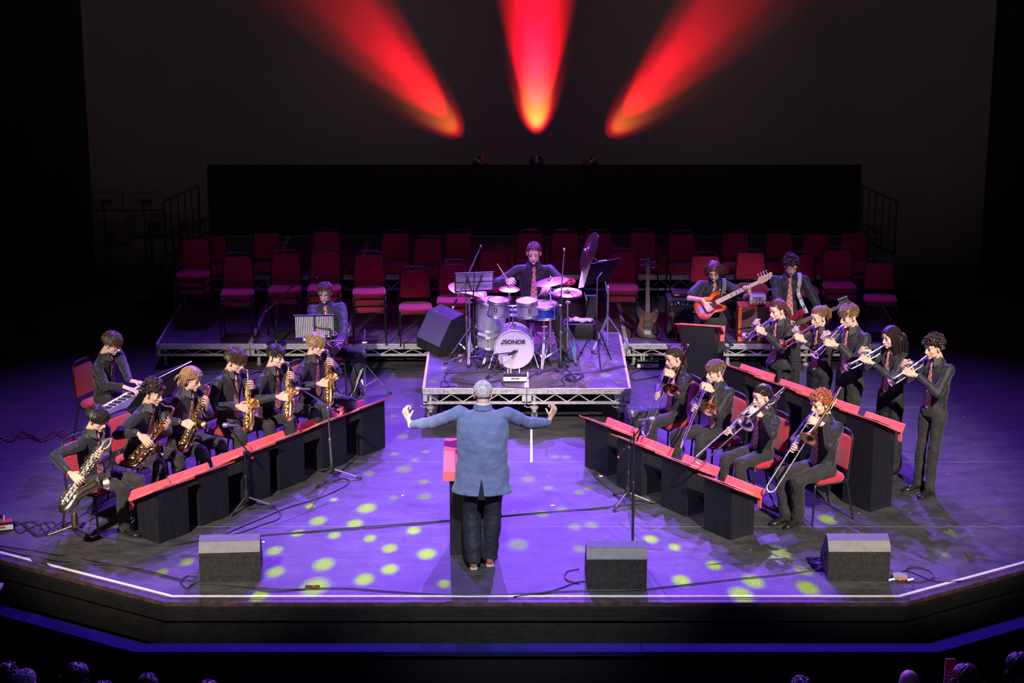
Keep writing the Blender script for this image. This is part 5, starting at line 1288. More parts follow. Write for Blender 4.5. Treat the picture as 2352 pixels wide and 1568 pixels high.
# drum microphones
b = G(1073, 835, RZ+.006); tp = GY(1070, 648, b.y-.03); micstand(b, tp, GY(1104, 567, b.y+.15), GY(1041, 705, b.y-.3), 'tall overhead microphone stand left of the drums', 1.2, pole_m=DARKST, cap_c=WHITE); mic(0, GY(1104, 566, b.y+.15), (.3,.6,1), 'small overhead microphone high above the left cymbal', .6)
b = G(1287, 858, RZ+.006); tp = GY(1289, 690, b.y); micstand(b, tp, GY(1296, 575, b.y+.15), GY(1287, 700, b.y-.05), 'tall overhead microphone stand right of the bass drum', -.9, pole_m=DARKST, cap_c=WHITE); mic(0, GY(1296, 572, b.y+.15), (0,.5,1), 'small overhead microphone high above the ride cymbal', .6)
b = G(1142, 860, RZ+.006); tp = GY(1141, 816, b.y); micstand(b, tp, GY(1176, 809, b.y+.12), GY(1076, 822, b.y-.05), 'low black boom stand aimed into the bass drum', -2.2, legr=.2); mic(0, GY(1188, 804, b.y+.18), (.6,.8,.1), 'black bass drum microphone at the painted drum head', 1.15)
b = G(1640, 792, T1Z+.006); m0 = GY(1722, 752, b.y-.2)
micstand(G(1660, 800, T1Z+.006), GY(1660, 765, 25.4), m0, GY(1650, 762, 25.4), 'low boom stand reaching to the orange amplifier', .6, legr=.15); mic(0, GY(1729, 750, 25.2), (.9,.3,.1), 'small black microphone before the orange amplifier', .8)

# folding music stands
def music_stand(base, cpx, cpy, tilt, yaw_, w_, h_, label, back=True, style='solid', pages=0, tripod_h=.35, dy=0.0, group=None):
    base = V(base); r = tag(empty('music_stand', base), label, 'music stand', group); c = GY(cpx, cpy, base.y+dy)-base
    mb = MB(10); mb.tube([(0,0,tripod_h*.7), (0,0,c.z*.7)], .013); mb.tube([(0,0,c.z*.6), (c.x*.2, c.y*.2, c.z-.02), c], .009); mb.build('pole', BLK, r)
    for k in range(3):
        a = .7+k*2*pi/3; mb = MB(8); mb.tube([(0,0,tripod_h), (cos(a)*.25, sin(a)*.25, .012)], .009); mb.tube([(0,0,tripod_h*.25), (cos(a)*.14, sin(a)*.14, tripod_h*.46)], .005, 6); mb.build('leg', BLK, r)
    Mx = Matrix.Translation(c) @ Matrix.Rotation(R(yaw_), 4, 'Z') @ Matrix.Rotation(R(tilt), 4, 'X')    # desk plane xz, normal y
    mb = MB(); mb.T = Mx
    if style == 'solid': mb.box((0, 0, 0), (w_, .006, h_)); mb.box((0, -.02, -h_/2), (w_, .05, .006))
    elif style == 'bars':
        mb.box((0, 0, h_/2), (w_+.02, .012, .012)); mb.box((0, 0, -h_/2), (w_, .012, .012)); mb.box((0, -.02, -h_/2), (w_, .05, .006))
        for k in range(23): mb.box((-w_/2+w_*k/22, .006, 0), (.005, .005, h_))
        mb.box((0, .008, 0), (.014, .008, h_)); 
    else:
        mb.box((0, 0, h_/2), (w_, .010, .012)); mb.box((0, 0, -h_/2), (w_, .010, .016)); mb.box((0, .004, 0), (w_, .008, .010))
        for sx in (-1, 1): mb.box((sx*w_/2, 0, 0), (.012, .01, h_)); mb.box((sx*w_*.13, .006, -.02), (.016, .008, h_*.95), Matrix.Rotation(R(sx*18), 3, 'Y'))
        mb.box((0, -.02, -h_/2), (w_, .05, .006))
    mb.build('desk', BLK, r, smooth=False)
    for k in range(pages):
        s = tag(empty('sheet_music', (0,0,0)), None); bpy.data.objects.remove(s)
        mb = MB(); mb.T = Matrix.Translation(base) @ Mx; x0 = (-.5+(k+.5)/pages)*w_
        off = -.012
        mb.box((x0, off, .004), (w_/pages-.012, .003, h_-.02)); o = mb.build('sheet_music', PAGE, None, smooth=False, origin=base+c)
        tag(o, '%s page on the %s' % (('left', 'right', 'third')[k], label), 'sheet music')
    return r
music_stand(G(1088, 836, RZ+.006), 1089, 647, -12, 190, .46, .24, 'black music stand seen from behind, left of the drums', style='frame', pages=2, dy=-.05, tripod_h=.5)
b = G(1369, 836, RZ+.006); r = tag(empty('music_stand', b), 'black music stand right of the drums, its desk turned to the drummer', 'music stand')
q = [GY(1344,656,24.0), GY(1398,645,24.3), GY(1424,593,24.5), GY(1352,607,24.15)]
mb = MB(); mb.T = Matrix.Translation(-b); mb.rings([q, [p+V((.0,.012,.003)) for p in q]]); mb.build('desk', BLK, r, smooth=False)
mb = MB(10); mb.tube([(0,0,.3),(0,0,.75),GY(1372,640,24.05)-b,(q[0]+q[2])/2-b], .011); mb.build('pole', BLK, r)
for k in range(3):
    a = .7+k*2*pi/3; mb = MB(8); mb.tube([(0,0,.5), (cos(a)*.25, sin(a)*.25, .012)], .009); mb.tube([(0,0,.12), (cos(a)*.14, sin(a)*.14, .24)], .005, 6); mb.build('leg', BLK, r)
q2 = [GY(1328,662,23.93), GY(1341,659,23.95), GY(1356,609,24.08), GY(1338,608,24.0)]
mb = MB(); mb.rings([q2, [p+V((.001,.003,0)) for p in q2]]); o = mb.build('sheet_music', PAPER, None, smooth=False); tag(o, 'large white sheet drooping from the left edge of the right drum music stand', 'sheet music')
q3 = [GY(1372,603,24.2), GY(1393,598,24.27), GY(1395,596.5,24.29), GY(1374,598,24.2)]
mb = MB(); mb.rings([q3, [p+V((.001,.004,0)) for p in q3]]); o = mb.build('sheet_music', PAPER, None, smooth=False); tag(o, 'white sheet edge showing over the top of the right drum music stand', 'sheet music')
bq = V((GY(768,830,23.3).x, 23.3, 0)); music_stand(bq, 722, 750, -14, 184, .46, .31, 'black wire-bar music stand in front of the seated player in glasses', style='bars', pages=2, dy=.02)
# tray table with small percussion by the music stand
tq = GY(738, 776, bq.y+.12); r = tag(empty('percussion_tray', (tq.x, tq.y, 0)), 'flat tray table with hand percussion before the seated player', 'tray table')
mb = MB(); mb.rbox((.03,0,tq.z-.0), (.52,.30,.02), .02); mb.build('tray', BLK, r); mb = MB(8); mb.tube([(0,0,.3),(0,0,tq.z)], .012); mb.build('post', BLK, r)
for k in range(3): mb = MB(8); mb.tube([(0,0,.35),(cos(k*2.1)*.2, sin(k*2.1)*.2, .012)], .009); mb.build('leg', BLK, r)
mb = MB(); mb.box((tq.x-.12, tq.y-.02, tq.z+.016), (.20,.22,.01), Matrix.Rotation(R(12), 3, 'Z')); tag(mb.build('sheet_music', PAPER, smooth=False), 'white papers lying on the percussion tray', 'sheet music')
r = tag(empty('tambourine', (tq.x+.10, tq.y, tq.z+.04)), 'tambourine lying on the percussion tray', 'tambourine'); mb = MB(); mb.torus((0,0,0), (0,0,1), .085, .014, 26, 8); mb.build('ring', BLK, r); mb = MB()
for k in range(8): mb.lathe([(.016,0),(.016,.004)], Matrix.Translation((cos(k*.785)*.085, sin(k*.785)*.085, .012)), 10)
mb.build('jingle', CHROME, r)
# cymbal stand without a cymbal right of the back saxophonist
def hardware(name, base, top, label, r_=.27, mid=.42, a0=.2, cat='cymbal stand', double=True):
    base = V(base); r = tag(empty(name, base), label, cat); t = V(top)-base; mb = MB(10)
    mb.tube([(0,0,.04),(0,0,t.z*.55)], .015); mb.tube([(0,0,t.z*.5),(t.x*.3,t.y*.3,t.z*.82)], .011); mb.tube([(t.x*.3,t.y*.3,t.z*.8), t], .007); mb.cap((0,0,t.z*.53),(0,0,t.z*.57), .021); mb.cap((t.x*.3-.02,t.y*.3,t.z*.8),(t.x*.3+.03,t.y*.3,t.z*.8), .012)
    mb.build('pole', CHROME, r)
    for k in range(3):
        a = a0+k*2*pi/3; mb = MB(8); n_ = V((-sin(a), cos(a), 0))*.009
        for sg in ((-1, 1) if double else (0,)):
            mb.tube([V((0,0,mid))+n_*sg, V((cos(a)*r_, sin(a)*r_, .03))+n_*sg], .0055, 6); mb.tube([V((0,0,.10))+n_*sg, V((cos(a)*r_*.55, sin(a)*r_*.55, mid*.45+.02))+n_*sg], .005, 6)
        lg = mb.build('leg', CHROME, r); mb = MB(8); mb.cap((cos(a)*(r_-.01), sin(a)*(r_-.01), .03), (cos(a)*(r_+.02), sin(a)*(r_+.02), .02), .016); mb.build('rubber_foot', RUB, lg)
    return r
b = G(838, 905); hardware('cymbal_stand', b, GY(838, 757, b.y), 'bare chrome cymbal stand standing behind the last saxophone desk', .30, .40, .0)
# wire stands on the rear platform
WIRE = mat('dim_black_wire', (.02,.02,.022), .4)
def wire_stand(px, py, Y, z0, w_, h_, label, group, yw=0, tl=10):
    c = GY(px, py, Y); r = tag(empty('wire_music_stand', (c.x, Y+.05, z0)), label, 'music stand', group); c = c-V((c.x, Y+.05, z0))
    mb = MB(6); mb.T = Matrix.Translation(c) @ Matrix.Rotation(R(yw), 4, 'Z') @ Matrix.Rotation(R(tl), 4, 'X')
    mb.tube([(-w_/2,0,h_/2),(w_/2,0,h_/2),(w_/2,0,-h_/2),(-w_/2,0,-h_/2),(-w_/2,0,h_/2)], .008, 6)
    for k in range(1, 19): mb.tube([(-w_/2+w_*k/19,0,h_/2),(-w_/2+w_*k/19,0,-h_/2)], .0028, 4)
    mb.box((0, -.03, -h_/2), (w_, .06, .006)); mb.build('wire_desk', WIRE, r, smooth=False)
    mb = MB(8); mb.tube([(0,0,.1),(0,0,c.z)], .012); mb.build('pole', WIRE, r)
    for k in range(3): mb = MB(6); mb.tube([(0,0,.30),(cos(k*2.1+.4)*.25, sin(k*2.1+.4)*.25, .012)], .008); mb.build('leg', WIRE, r)
    return r
G1 = 'wire music stands on the rear platform'
for i, (px, py, lab) in enumerate(((520,600,'far left'),(728,565,'above the third front chair'),(815,560,'between two back-row chairs left of centre'),(946,590,'right of the seated player'),(1068,578,'left of the drummer'),(1290,590,'right of the drummer head'),(1410,600,'behind the right drum stand'),(1535,572,'right of the sunburst bass head'),(1668,560,'above the guitar amplifier head'),(1805,572,'above the guitarist'),(1968,560,'at the right end by the stairs'),(620,575,'above the second front chair'))):
    wire_stand(px, py+10, 27.9, T2Z+.006, .58, .30, 'dim wire music stand on the rear platform, '+lab, G1, (i*37) % 30-15, 12)
G2 = 'wire music stands by the left drape'
for i, (px, py, Y, lab) in enumerate(((236,462,29.6,'leftmost, half behind the drape'),(328,462,29.9,'upper one of the middle pair'),(345,512,29.3,'lower one of the middle pair'),(414,510,29.4,'in front of the left handrail'))):
    r = wire_stand(px, py, Y, 0.0, .60, .28, 'dark wire music stand at the back left, '+lab, G2, 4, 5)
    mb = MB(); c = GY(px, py, Y-.06)-V(r.location); mb.box((c.x+.05, c.y, c.z-.01), (.16, .04, .07)); mb.build('lamp_box', BLK, r, smooth=False)
# small label plates glinting on two rear stands
# ============================================================ wedge speakers
GRILL = mat('dark_speaker_grille', (.09,.09,.10), .55, bump=.6, bscale=400); CAB = mat('scuffed_black_cabinet', (.016,.015,.014), .6, var=.6, vscale=25, bump=.2)
def wedge(px0, px1, py, label, rz=0.0, s=1.0, z=0.0, depth=.40, hgt=.42):
    a, b = G(px0, py, z), G(px1, py, z); W = (b-a).length; c = (a+b)/2; r = tag(empty('wedge_speaker', (c.x, c.y, z)), label, 'stage monitor', None); r.rotation_euler = (0,0,math.atan2(b.y-a.y, b.x-a.x)+rz)
    # back (towards the audience) is upright, then a sloped shoulder, grille slopes away upstage
    pr = [(0,0),(.0,.30*hgt/.42),(.085,.38*hgt/.42),(.20,.405*hgt/.42),(.50,.10),(.50,0)]
    mb = MB(); mb.rings([[V((x, y, zz)) for y, zz in pr] for x in (-W/2+.012, W/2-.012)]); mb.build('cabinet', [CAB], r, smooth=False)
    mb = MB(); mb.rings([[V((x, y-.002, zz+.003)) for y, zz in ((0,.30*hgt/.42),(.0,.30*hgt/.42+.003),(.085,.38*hgt/.42+.003),(.085,.38*hgt/.42))] for x in (-W/2+.01, W/2-.01)]); mb.build('carpeted_shoulder', mat('grey_textured_shoulder', (.15,.15,.155), .7, bump=.4, bscale=200), r, smooth=False)
    mb = MB(); mb.rings([[V((x, y, zz)) for y, zz in ((.087,.382*hgt/.42),(.087,.388*hgt/.42),(.20,.412*hgt/.42),(.50,.108),(.495,.10),(.20,.404*hgt/.42))] for x in (-W/2+.011, W/2-.011)]); mb.build('grille', GRILL, r, smooth=False)
    for sx in (-1, 1):
        mb = MB(20); mb.lathe([(.05,0),(.05,.006),(.036,.006),(.030,.002),(.002,.002)], frameM((sx*(W/2-.013), .22, .18), (sx,0,0), z=(0,0,1)) @ Matrix.Rotation(R(90), 4, 'Y'), 20); mb.build('side_handle', RUB, r)
    return r
wedge(457, 601, 1337, 'black wedge speaker at the front left of the stage', .07)
wedge(1344, 1488, 1353, 'black wedge speaker at the front, right of the conductor')
wedge(1898, 2045, 1335, 'black wedge speaker at the front right of the stage')
# big wedge on the drum riser, facing the drummer
c = G(1050, 793, RZ+.006); r = tag(empty('drum_wedge_speaker', (c.x-.1, c.y-.12, RZ+.006)), 'large black wedge speaker tilted on the left rear corner of the drum riser', 'stage monitor'); r.rotation_euler = (0,0,R(-58))
pr = [(-.30,0),(-.30,.12),(-.12,.44),(.05,.50),(.26,.30),(.26,0)]
mb = MB(); mb.rings([[V((x, y, z)) for y, z in pr] for x in (-.28,.28)]); mb.build('cabinet', CAB, r, smooth=False)
mb = MB(); mb.rings([[V((x, y, z)) for y, z in ((-.305,.13),(-.125,.45),(-.118,.44),(-.29,.12))] for x in (-.28,.28)]); mb.build('grille', GRILL, r, smooth=False)
mb = MB(20); mb.lathe([(.075,0),(.075,.008),(.05,.008),(.045,.002),(.002,.002)], frameM((-.281, -.02, .20), (-1,0,0), z=(0,0,1)) @ Matrix.Rotation(R(90), 4, 'Y'), 20); mb.build('side_handle', RUB, r)
# ============================================================ drum kit
SHELL = mat('pale_silver_drum_wrap', (.45,.46,.54), .28, .35, var=.15, vscale=4); HEADW = mat('coated_drum_head', (.55,.56,.62), .45, var=.03)
BLUSH = mat('blue_drum_wrap', (.02,.08,.55), .25, .3)
def drum(name, c, ax, rad, dep, label, shell=SHELL, lugs=6, legs=0, tophead=HEADW, cat='drum', bothrim=True, plate=None, hoop=CHROME):
    c = V(c); ax = V(ax).normalized(); r = tag(empty(name, c), label, cat)
    M = ax.to_track_quat('Z', 'Y').to_matrix().to_4x4()
    mb = MB(); mb.lathe([(rad, -dep/2), (rad, dep/2)], M, 40, cap=False); mb.lathe([(rad-.006, -dep/2), (rad-.006, dep/2)], M, 40, cap=False); mb.build('shell', shell, r)
    mb = MB(); mb.lathe([(rad*.995, dep/2-.004), (rad*.995, dep/2+.004), (.002, dep/2+.006)], M, 40, cap=False); mb.build('batter_head', tophead, r)
    mb = MB(); mb.lathe([(.002, -dep/2-.006), (rad*.995, -dep/2-.004), (rad*.995, -dep/2+.004)], M, 40, cap=False); mb.build('resonant_head', tophead, r)
    for sg in (-1, 1):
        mb = MB(); mb.torus(M @ V((0,0,sg*(dep/2+.004))), ax, rad+.007, .0065, 40, 6); mb.torus(M @ V((0,0,sg*(dep/2-.014))), ax, rad+.007, .005, 40, 6); mb.build('hoop', hoop, r)
    for i in range(lugs):
        mb = MB(8)
        a = 2*pi*i/lugs+.35; o = V((cos(a), sin(a), 0))
        mb.tube([M @ (o*(rad+.012)+V((0,0,-dep/2))), M @ (o*(rad+.012)+V((0,0,dep/2)))], .0032, 6)
        for q in (-.28, .28): mb.cap(M @ (o*(rad+.008)+V((0,0,dep*q-.012))), M @ (o*(rad+.008)+V((0,0,dep*q+.012))), .008)
        mb.build('tension_lug', CHROME, r)
    for k in range(legs):
        a = 2*pi*k/3+.9; o = V((cos(a), sin(a), 0)); mb = MB(8); mb.tube([o*(rad+.014)+V((0,0,dep*.15)), o*(rad+.02)+V((0,0,-dep/2)), o*(rad+.045)+V((0,0,-(c.z-RZ)+.012))], .006); mb.build('leg', CHROME, r)
    if plate:
        v = V(plate).normalized(); mb = MB(); q = M.inverted() @ (v*1); q.z = 0; q = q.normalized(); w_ = M.to_3x3() @ q; mb.box(w_*(rad+.003), (.035, .003, .06) , Matrix((ax.cross(w_), w_, ax)).transposed()); mb.mi = 1
        for k in range(3): mb.box(w_*(rad+.005)+ax*(-.018+.018*k), (.018, .002, .008), Matrix((ax.cross(w_), w_, ax)).transposed())
        mb.build('badge', [RUB, WHITE], r, smooth=False)
    return r
bdc = GY(1180, 793, 23.75); BR = .228
bax = V((.02,-1,.03)).normalized()
HOOP = mat('pale_wood_hoop', (.62,.50,.50), .35)
bd = drum('bass_drum', bdc, bax, BR, .40, 'silver bass drum standing on its side with black lettering on the white front head', lugs=8, hoop=HOOP)
def text(body, size, M, m, parent, name, ext=.0012, bold=.0):
    cu = bpy.data.curves.new(name, 'FONT'); cu.body = body; cu.size = size; cu.extrude = ext; cu.offset = bold; cu.align_x = 'CENTER'; cu.align_y = 'CENTER'; cu.materials.append(m)
    o = bpy.data.objects.new(name, cu); C.objects.link(o); o.matrix_basis = M
    me = bpy.data.meshes.new_from_object(o); bpy.data.objects.remove(o); o = bpy.data.objects.new(name, me); C.objects.link(o); o.matrix_basis = M
    if parent: o.parent = parent
    return o
Mf = Matrix((V((1,.02,0)), bax.cross(V((1,.02,0))).normalized(), bax)).transposed().to_4x4(); Mf.translation = bax*.210+V((.012,0,.095))
text('SONOR', .072, Mf, RUB, bd, 'drum_lettering', bold=.0022)
mb = MB(12); mb.T = Mf
mb.tube([(-.155,-.02,.001),(-.155,.025,.001)], .002, 5); mb.tube([(-.135,-.025,.001),(-.135,.02,.001)], .002, 5)
mb.lathe([(.013,0),(.013,.0015)], Matrix.Translation((-.157,-.015,.0)), 14); mb.lathe([(.012,0),(.012,.0015)], Matrix.Translation((-.134,.018,.0)), 14); mb.build('mallet_logo', RUB, bd, smooth=False)
mb = MB(8)
for k in (-1, 1): mb.tube([(k*.22,-.08,-.02),(k*.30,-.16,-(bdc.z-RZ)+.02)], .008)
mb.build('spur', CHROME, bd)
mb = MB(8); mb.cap((0,-.05,.235),(0,-.05,.27), .03); mb.tube([(-.01,-.06,.25),(-.01,-.06,.50)], .011); mb.tube([(-.15,-.03,.50),(.14,-.03,.50)], .009); mb.cap((-.04,-.06,.40),(.02,-.06,.40), .022); mb.cap((-.05,-.05,.46),(.03,-.05,.46), .018); mb.build('tom_mount', CHROME, bd)
tl = GY(1144, 706, 23.62); tr_ = GY(1211, 707, 23.60)
drum('rack_tom', tl, (.05,-.06,1), .118, .185, 'small silver tom on the left above the bass drum', plate=(-.25,-1,0))
drum('rack_tom', tr_, (-.05,-.06,1), .122, .18, 'slightly larger silver tom on the right above the bass drum', plate=(.25,-1,0))
fl = GY(1127, 722, 24.0); drum('floor_tom', fl, (.02,-.05,1), .175, .34, 'deep silver tom standing left of the bass drum', lugs=6)
lf = GY(1126, 780, 23.85); drum('side_snare', lf, (0,-.04,1), .15, .15, 'shallow silver drum low beside the bass drum', lugs=6)
sn = GY(1250, 712, 23.72); drum('snare_drum', sn, (-.02,-.05,1), .165, .14, 'blue snare drum right of the toms', shell=BLUSH, lugs=8)
b = V((sn.x, sn.y, RZ+.006)); hardware('snare_stand', b, sn-V((0,0,.08)), 'chrome stand under the blue snare drum', .24, .34, .4, 'drum stand')
b = V((lf.x-.02, lf.y, RZ+.006)); hardware('drum_stand', b, lf-V((0,0,.08)), 'chrome stand under the low side drum', .16, .2, .1, 'drum stand')
b = V((fl.x+.0, fl.y+.05, RZ+.006)); hardware('drum_stand', b, fl-V((0,0,.18)), 'chrome stand under the deep silver tom', .2, .3, .6, 'drum stand')
CYM = mat('bronze_cymbal', (.72,.42,.36), .30, 1.0, var=.2, vscale=8)
def cymbal(c, nrm, rad, label, gap=None):
    c = V(c); r = tag(empty('cymbal', c), label, 'cymbal'); M = V(nrm).normalized().to_track_quat('Z', 'Y').to_matrix().to_4x4()
    pr = lambda f: [(.006, .028*f), (rad*.12, .026*f), (rad*.20, .010*f), (rad*.22, .006*f), (rad*.6, 0), (rad, -.016*f), (rad, -.018*f), (rad*.6, -.003), (rad*.22, .003*f), (rad*.19, .007*f), (rad*.11, .022*f), (.006, .024*f)]
    mb = MB(); mb.lathe(pr(1), M, 44, cap=False); mb.build('cymbal_plate', CYM, r)
    if gap: mb = MB(); mb.lathe([(a, -b-gap) for a, b in pr(1)][::-1], M, 44, cap=False); mb.build('lower_plate', CYM, r)
    mb = MB(8); mb.T = M; mb.cap((0,0,.02),(0,0,.05), .008); mb.cap((0,0,.028),(0,0,.032), .018); mb.build('wing_nut', CHROME, r); return r
def cyst(px, py, Y, nrm, rad, label, bx, by, slabel, gap=None, a0=.2, r_=.28):
    c = GY(px, py, Y); cymbal(c, nrm, rad, label, gap); b = G(bx, by, RZ+.006); hardware('cymbal_stand', b, c+V(nrm).normalized()*.02, slabel, r_, .42, a0)
cyst(1075, 664, 23.95, (.22,-.12,1), .24, 'wide bronze crash cymbal at the left of the kit, sloping right', 1079, 829, 'chrome cymbal stand at the left of the kit', a0=.5)
c = GY(1170, 661, 23.55); cymbal(c, (.02,-.06,1), .125, 'small splash cymbal above the two toms'); r = tag(empty('splash_rod', c-V((0,0,.45))), 'thin chrome rod holding the splash cymbal', 'cymbal stand'); mb = MB(8); mb.tube([(0,0,0),(0,0,.5)], .007); mb.cap((0,0,.3),(0,0,.34), .016); mb.cap((0,0,.38),(0,0,.42), .012); mb.build('rod', CHROME, r)
cyst(1266, 644, 23.6, (-.17,-.02,1), .20, 'bronze ride cymbal tilted up to the right beside the drummer', 1264, 834, 'chrome cymbal stand right of the bass drum', a0=.15)
cyst(1303, 673, 23.75, (0,-.10,1), .178, 'pair of hi-hat cymbals at the right of the kit', 1303, 826, 'chrome hi-hat stand at the right of the kit', gap=.012, a0=.9)
cyst(1350, 576, 24.0, (-.92,-.22,.38), .245, 'large cymbal standing almost upright high on the right', 1395, 800, 'tall chrome stand of the upright cymbal', a0=-.2)
hh = GY(1304, 646, 23.75); r = tag(empty('ring_tambourine', hh), 'red plastic tambourine mounted above the hi-hat', 'tambourine'); mb = MB(); RP = mat('red_plastic', (.7,.02,.02), .35)
mb.torus((0,0,.01), (0,0,1), .085, .007, 26, 6); mb.torus((0,0,-.018), (0,0,1), .085, .006, 26, 6); mb.build('frame', RP, r); mb = MB()
for k in range(9): mb.lathe([(.014,-.006),(.014,.0)], Matrix.Translation((cos(k*.7)*.085, sin(k*.7)*.085, 0)), 10)
mb.build('jingle', CHROME, r)
# stick bag, towel case, foot pedal, carpet
c = GY(1357, 700, 24.25); r = tag(empty('stick_bag', c), 'dark bag of drumsticks hanging right of the drummer', 'bag'); mb = MB(); mb.rings([[V((x, y, z)) for x, y in ((-a,-b_),(a,-b_),(a,b_),(-a,b_))] for a, b_, z in ((.05,.02,-.16),(.06,.03,-.1),(.07,.035,.10),(.075,.04,.12))]); mb.build('pouch', mat('faded_black_canvas', (.03,.028,.035), .9, bump=.3), r, ang=20)
stick(GY(1356, 712, 24.25), GY(1342, 672, 24.2), 'drumstick poking out of the hanging bag')
c = G(1330, 770, RZ+.006); r = tag(empty('hard_case', (c.x, c.y-.1, RZ+.006)), 'low case on the riser behind the hi-hat', 'case'); mb = MB(); mb.rbox((0,.1,.09), (.42,.26,.18), .03); mb.build('lid', CAB, r)
mb = MB(); random.seed(3)
for k in range(4): mb.ell((c.x-.12+k*.08, c.y, RZ+.206+.01*(k % 2)), (.07,.08,.022), 12, 6)
o = organic('folded_towel', mb, PAPER, None, .008, 3, .03, .06); tag(o, 'crumpled pale towel lying on the case behind the hi-hat', 'towel')
mb = MB(); p = [G(x, y, RZ) for x, y in ((1019,858),(1335,852),(1325,792),(1062,792))]; mb.rings([[q+V((0,0,z)) for q in p] for z in (.0035,.012)]); tag(mb.build('drum_mat', mat('grey_drum_carpet', (.045,.045,.05), .95, bump=.5, bscale=300), smooth=False), 'thin grey mat spread under the drum kit', 'mat')
c = G(1180, 838, RZ+.012); r = tag(empty('kick_pedal_plate', (c.x+.35, c.y+.02, RZ+.014)), 'flat black pedal plate beside the hi-hat stand foot', 'pedal'); mb = MB(); mb.box((0,0,.006), (.20,.08,.012)); mb.build('plate', RUB, r, smooth=False)
# water bottles
BOT = mat('clear_green_bottle', (.30,.42,.36), .15)
for px, py, z, col, lab in ((1081,815,RZ+.012,BOT,'small green plastic bottle beside the left cymbal stand'),(1058,832,RZ+.006,mat('kraft_cup', (.45,.28,.18), .7),'short brown paper cup at the left of the drum mat'),(1318,820,RZ+.012,mat('blue_bottle', (.08,.25,.55), .2),'blue-capped bottle lying near the hi-hat')):
    c = G(px, py, z); r = tag(empty('bottle' if col is not MATS.get('kraft_cup') else 'paper_cup', c), lab, 'bottle' if 'cup' not in lab else 'cup'); mb = MB(); mb.lathe([(.03,0),(.032,.01),(.032,.12),(.012,.16),(.012,.18)] if 'cup' not in lab else [(.025,0),(.033,.09),(.031,.09)], n=18); mb.build('container', col, r)
# ============================================================ stage boxes
def stagebox(px, py, z, w_, label, m_top, m_front, rz=0.0, cells=8):
    c = G(px, py, z); r = tag(empty('stage_box', c, rz), label, 'cable junction box'); mb = MB(); mb.box((0,.05,.045), (w_,.12,.09)); mb.build('housing', RUB, r, smooth=False)
    mb = MB(); mb.box((0,.05,.092), (w_*.96,.11,.004)); mb.build('top_panel', m_top, r, smooth=False)
    mb = MB(); mb.box((0,-.012,.04), (w_*.98,.004,.05)); mb.mi = 1; mb.box((-w_*.09,-.015,.045), (w_*.16,.002,.018)); mb.mi = 2; mb.box((w_*.09,-.015,.045), (w_*.18,.002,.018)); mb.build('front_label', [m_front, mat('label_blue', (.03,.12,.6), .5), mat('label_red', (.7,.06,.04), .5)], r, smooth=False)
    for k in range(cells): mb = MB(12); mb.lathe([(.011,0),(.011,.006),(.007,.006),(.007,.002)], Matrix.Translation((-w_*.42+w_*.84*k/(cells-1), .04, .094)), 12); mb.build('socket', CHROME, r)
    for k in (1, 2, 5): mb = MB(8); mb.tube([(-w_*.42+w_*.84*k/(cells-1), .04, .096),(-w_*.42+w_*.84*k/(cells-1), .04, .15)], .008); mb.build('plug', WHITE, r)
    return r
stagebox(1183, 877, RZ+.006, .28, 'small black cable box with white label at the front of the drum riser', RUB, PAPER)
stagebox(1488, 846, 0, .28, 'cable box with green stripe on the floor right of the drum riser', mat('green_panel', (.03,.25,.05), .5), PAPER)
stagebox(2, 1220, 0, .25, 'red cable box cut off by the left edge of the picture', mat('crimson_panel', (.5,.02,.05), .4), PAPER, R(20))
# cable junction at front right
c = G(2062, 1332); r = tag(empty('cable_splitter', c), 'small grey connector block beside the front right wedge speaker', 'connector'); mb = MB(); mb.rbox((.02,.02,.03), (.14,.09,.05), .01); mb.build('block', mat('grey_metal_block', (.2,.2,.21), .5), r)
for k in range(3): mb = MB(8); mb.tube([(-.10+k*.09,-.05,.02),(-.04+k*.09,-.03,.025)], .011); mb.build('plug', [WHITE, mat('label_red', (.7,.06,.04), .5), WHITE][k], r)
c = G(718, 1349); r = tag(empty('cable_coupler', c), 'black and red cable connector lying left of centre at the stage front', 'connector'); mb = MB(8); mb.tube([(-.07,0,.014),(.07,0,.014)], .012); mb.build('barrel', BLK, r); mb = MB(8); mb.tube([(.0,0,.014),(.02,0,.014)], .0135); mb.build('red_ring', RP, r)
# ============================================================ amplifiers and the spare bass
c = GY(1562, 783, 25.60); z1 = T1Z+.006
r = tag(empty('bass_amplifier', (c.x, c.y, z1)), 'black bass amplifier on the platform with yellow emblem and lit blue lamp', 'amplifier')
mb = MB(); mb.rbox((0,.18,.26), (.36,.34,.52), .02); mb.build('cabinet', CAB, r)
mb = MB(); mb.box((0,.004,.19), (.30,.012,.32)); mb.build('speaker_grille', mat('fine_black_grille', (.025,.023,.02), .5, .3, bump=.8, bscale=260), r, smooth=False)
mb = MB(); mb.box((0,.0,.455), (.32,.016,.075)); mb.mi = 1
for k in range(5): mb.lathe([(.008,0),(.008,.012)], Matrix.Translation((-.12+k*.05,-.008,.455)) @ Matrix.Rotation(R(90),4,'X'), 10)
mb.mi = 2; mb.ell((-.035,-.012,.475), (.006,.006,.006), 8, 6); mb.build('control_panel', [BLK, mat('amber_knob', (.6,.35,.08), .4), mat('blue_pilot_lamp', (.1,.3,1), .5, emit=((.2,.45,1), 6))], r, smooth=False)
YEL = mat('yellow_print', (.75,.48,.06), .5)
Mt = Matrix.Rotation(R(90), 4, 'X'); Mt.translation = (.02,-.006,.085); text('Mark', .065, Mt, YEL, r, 'amplifier_lettering', .001, .001)
Mt2 = Mt.copy(); Mt2.translation = (.04,-.006,.045); text('bass', .05, Mt2, YEL, r, 'amplifier_lettering', .001, .001)
mb = MB(); mb.torus((-.11,-.005,.32), (0,1,0), .028, .004, 24, 6); mb.ell((-.11,-.004,.32), (.012,.004,.014), 10, 6); mb.build('emblem', YEL, r)
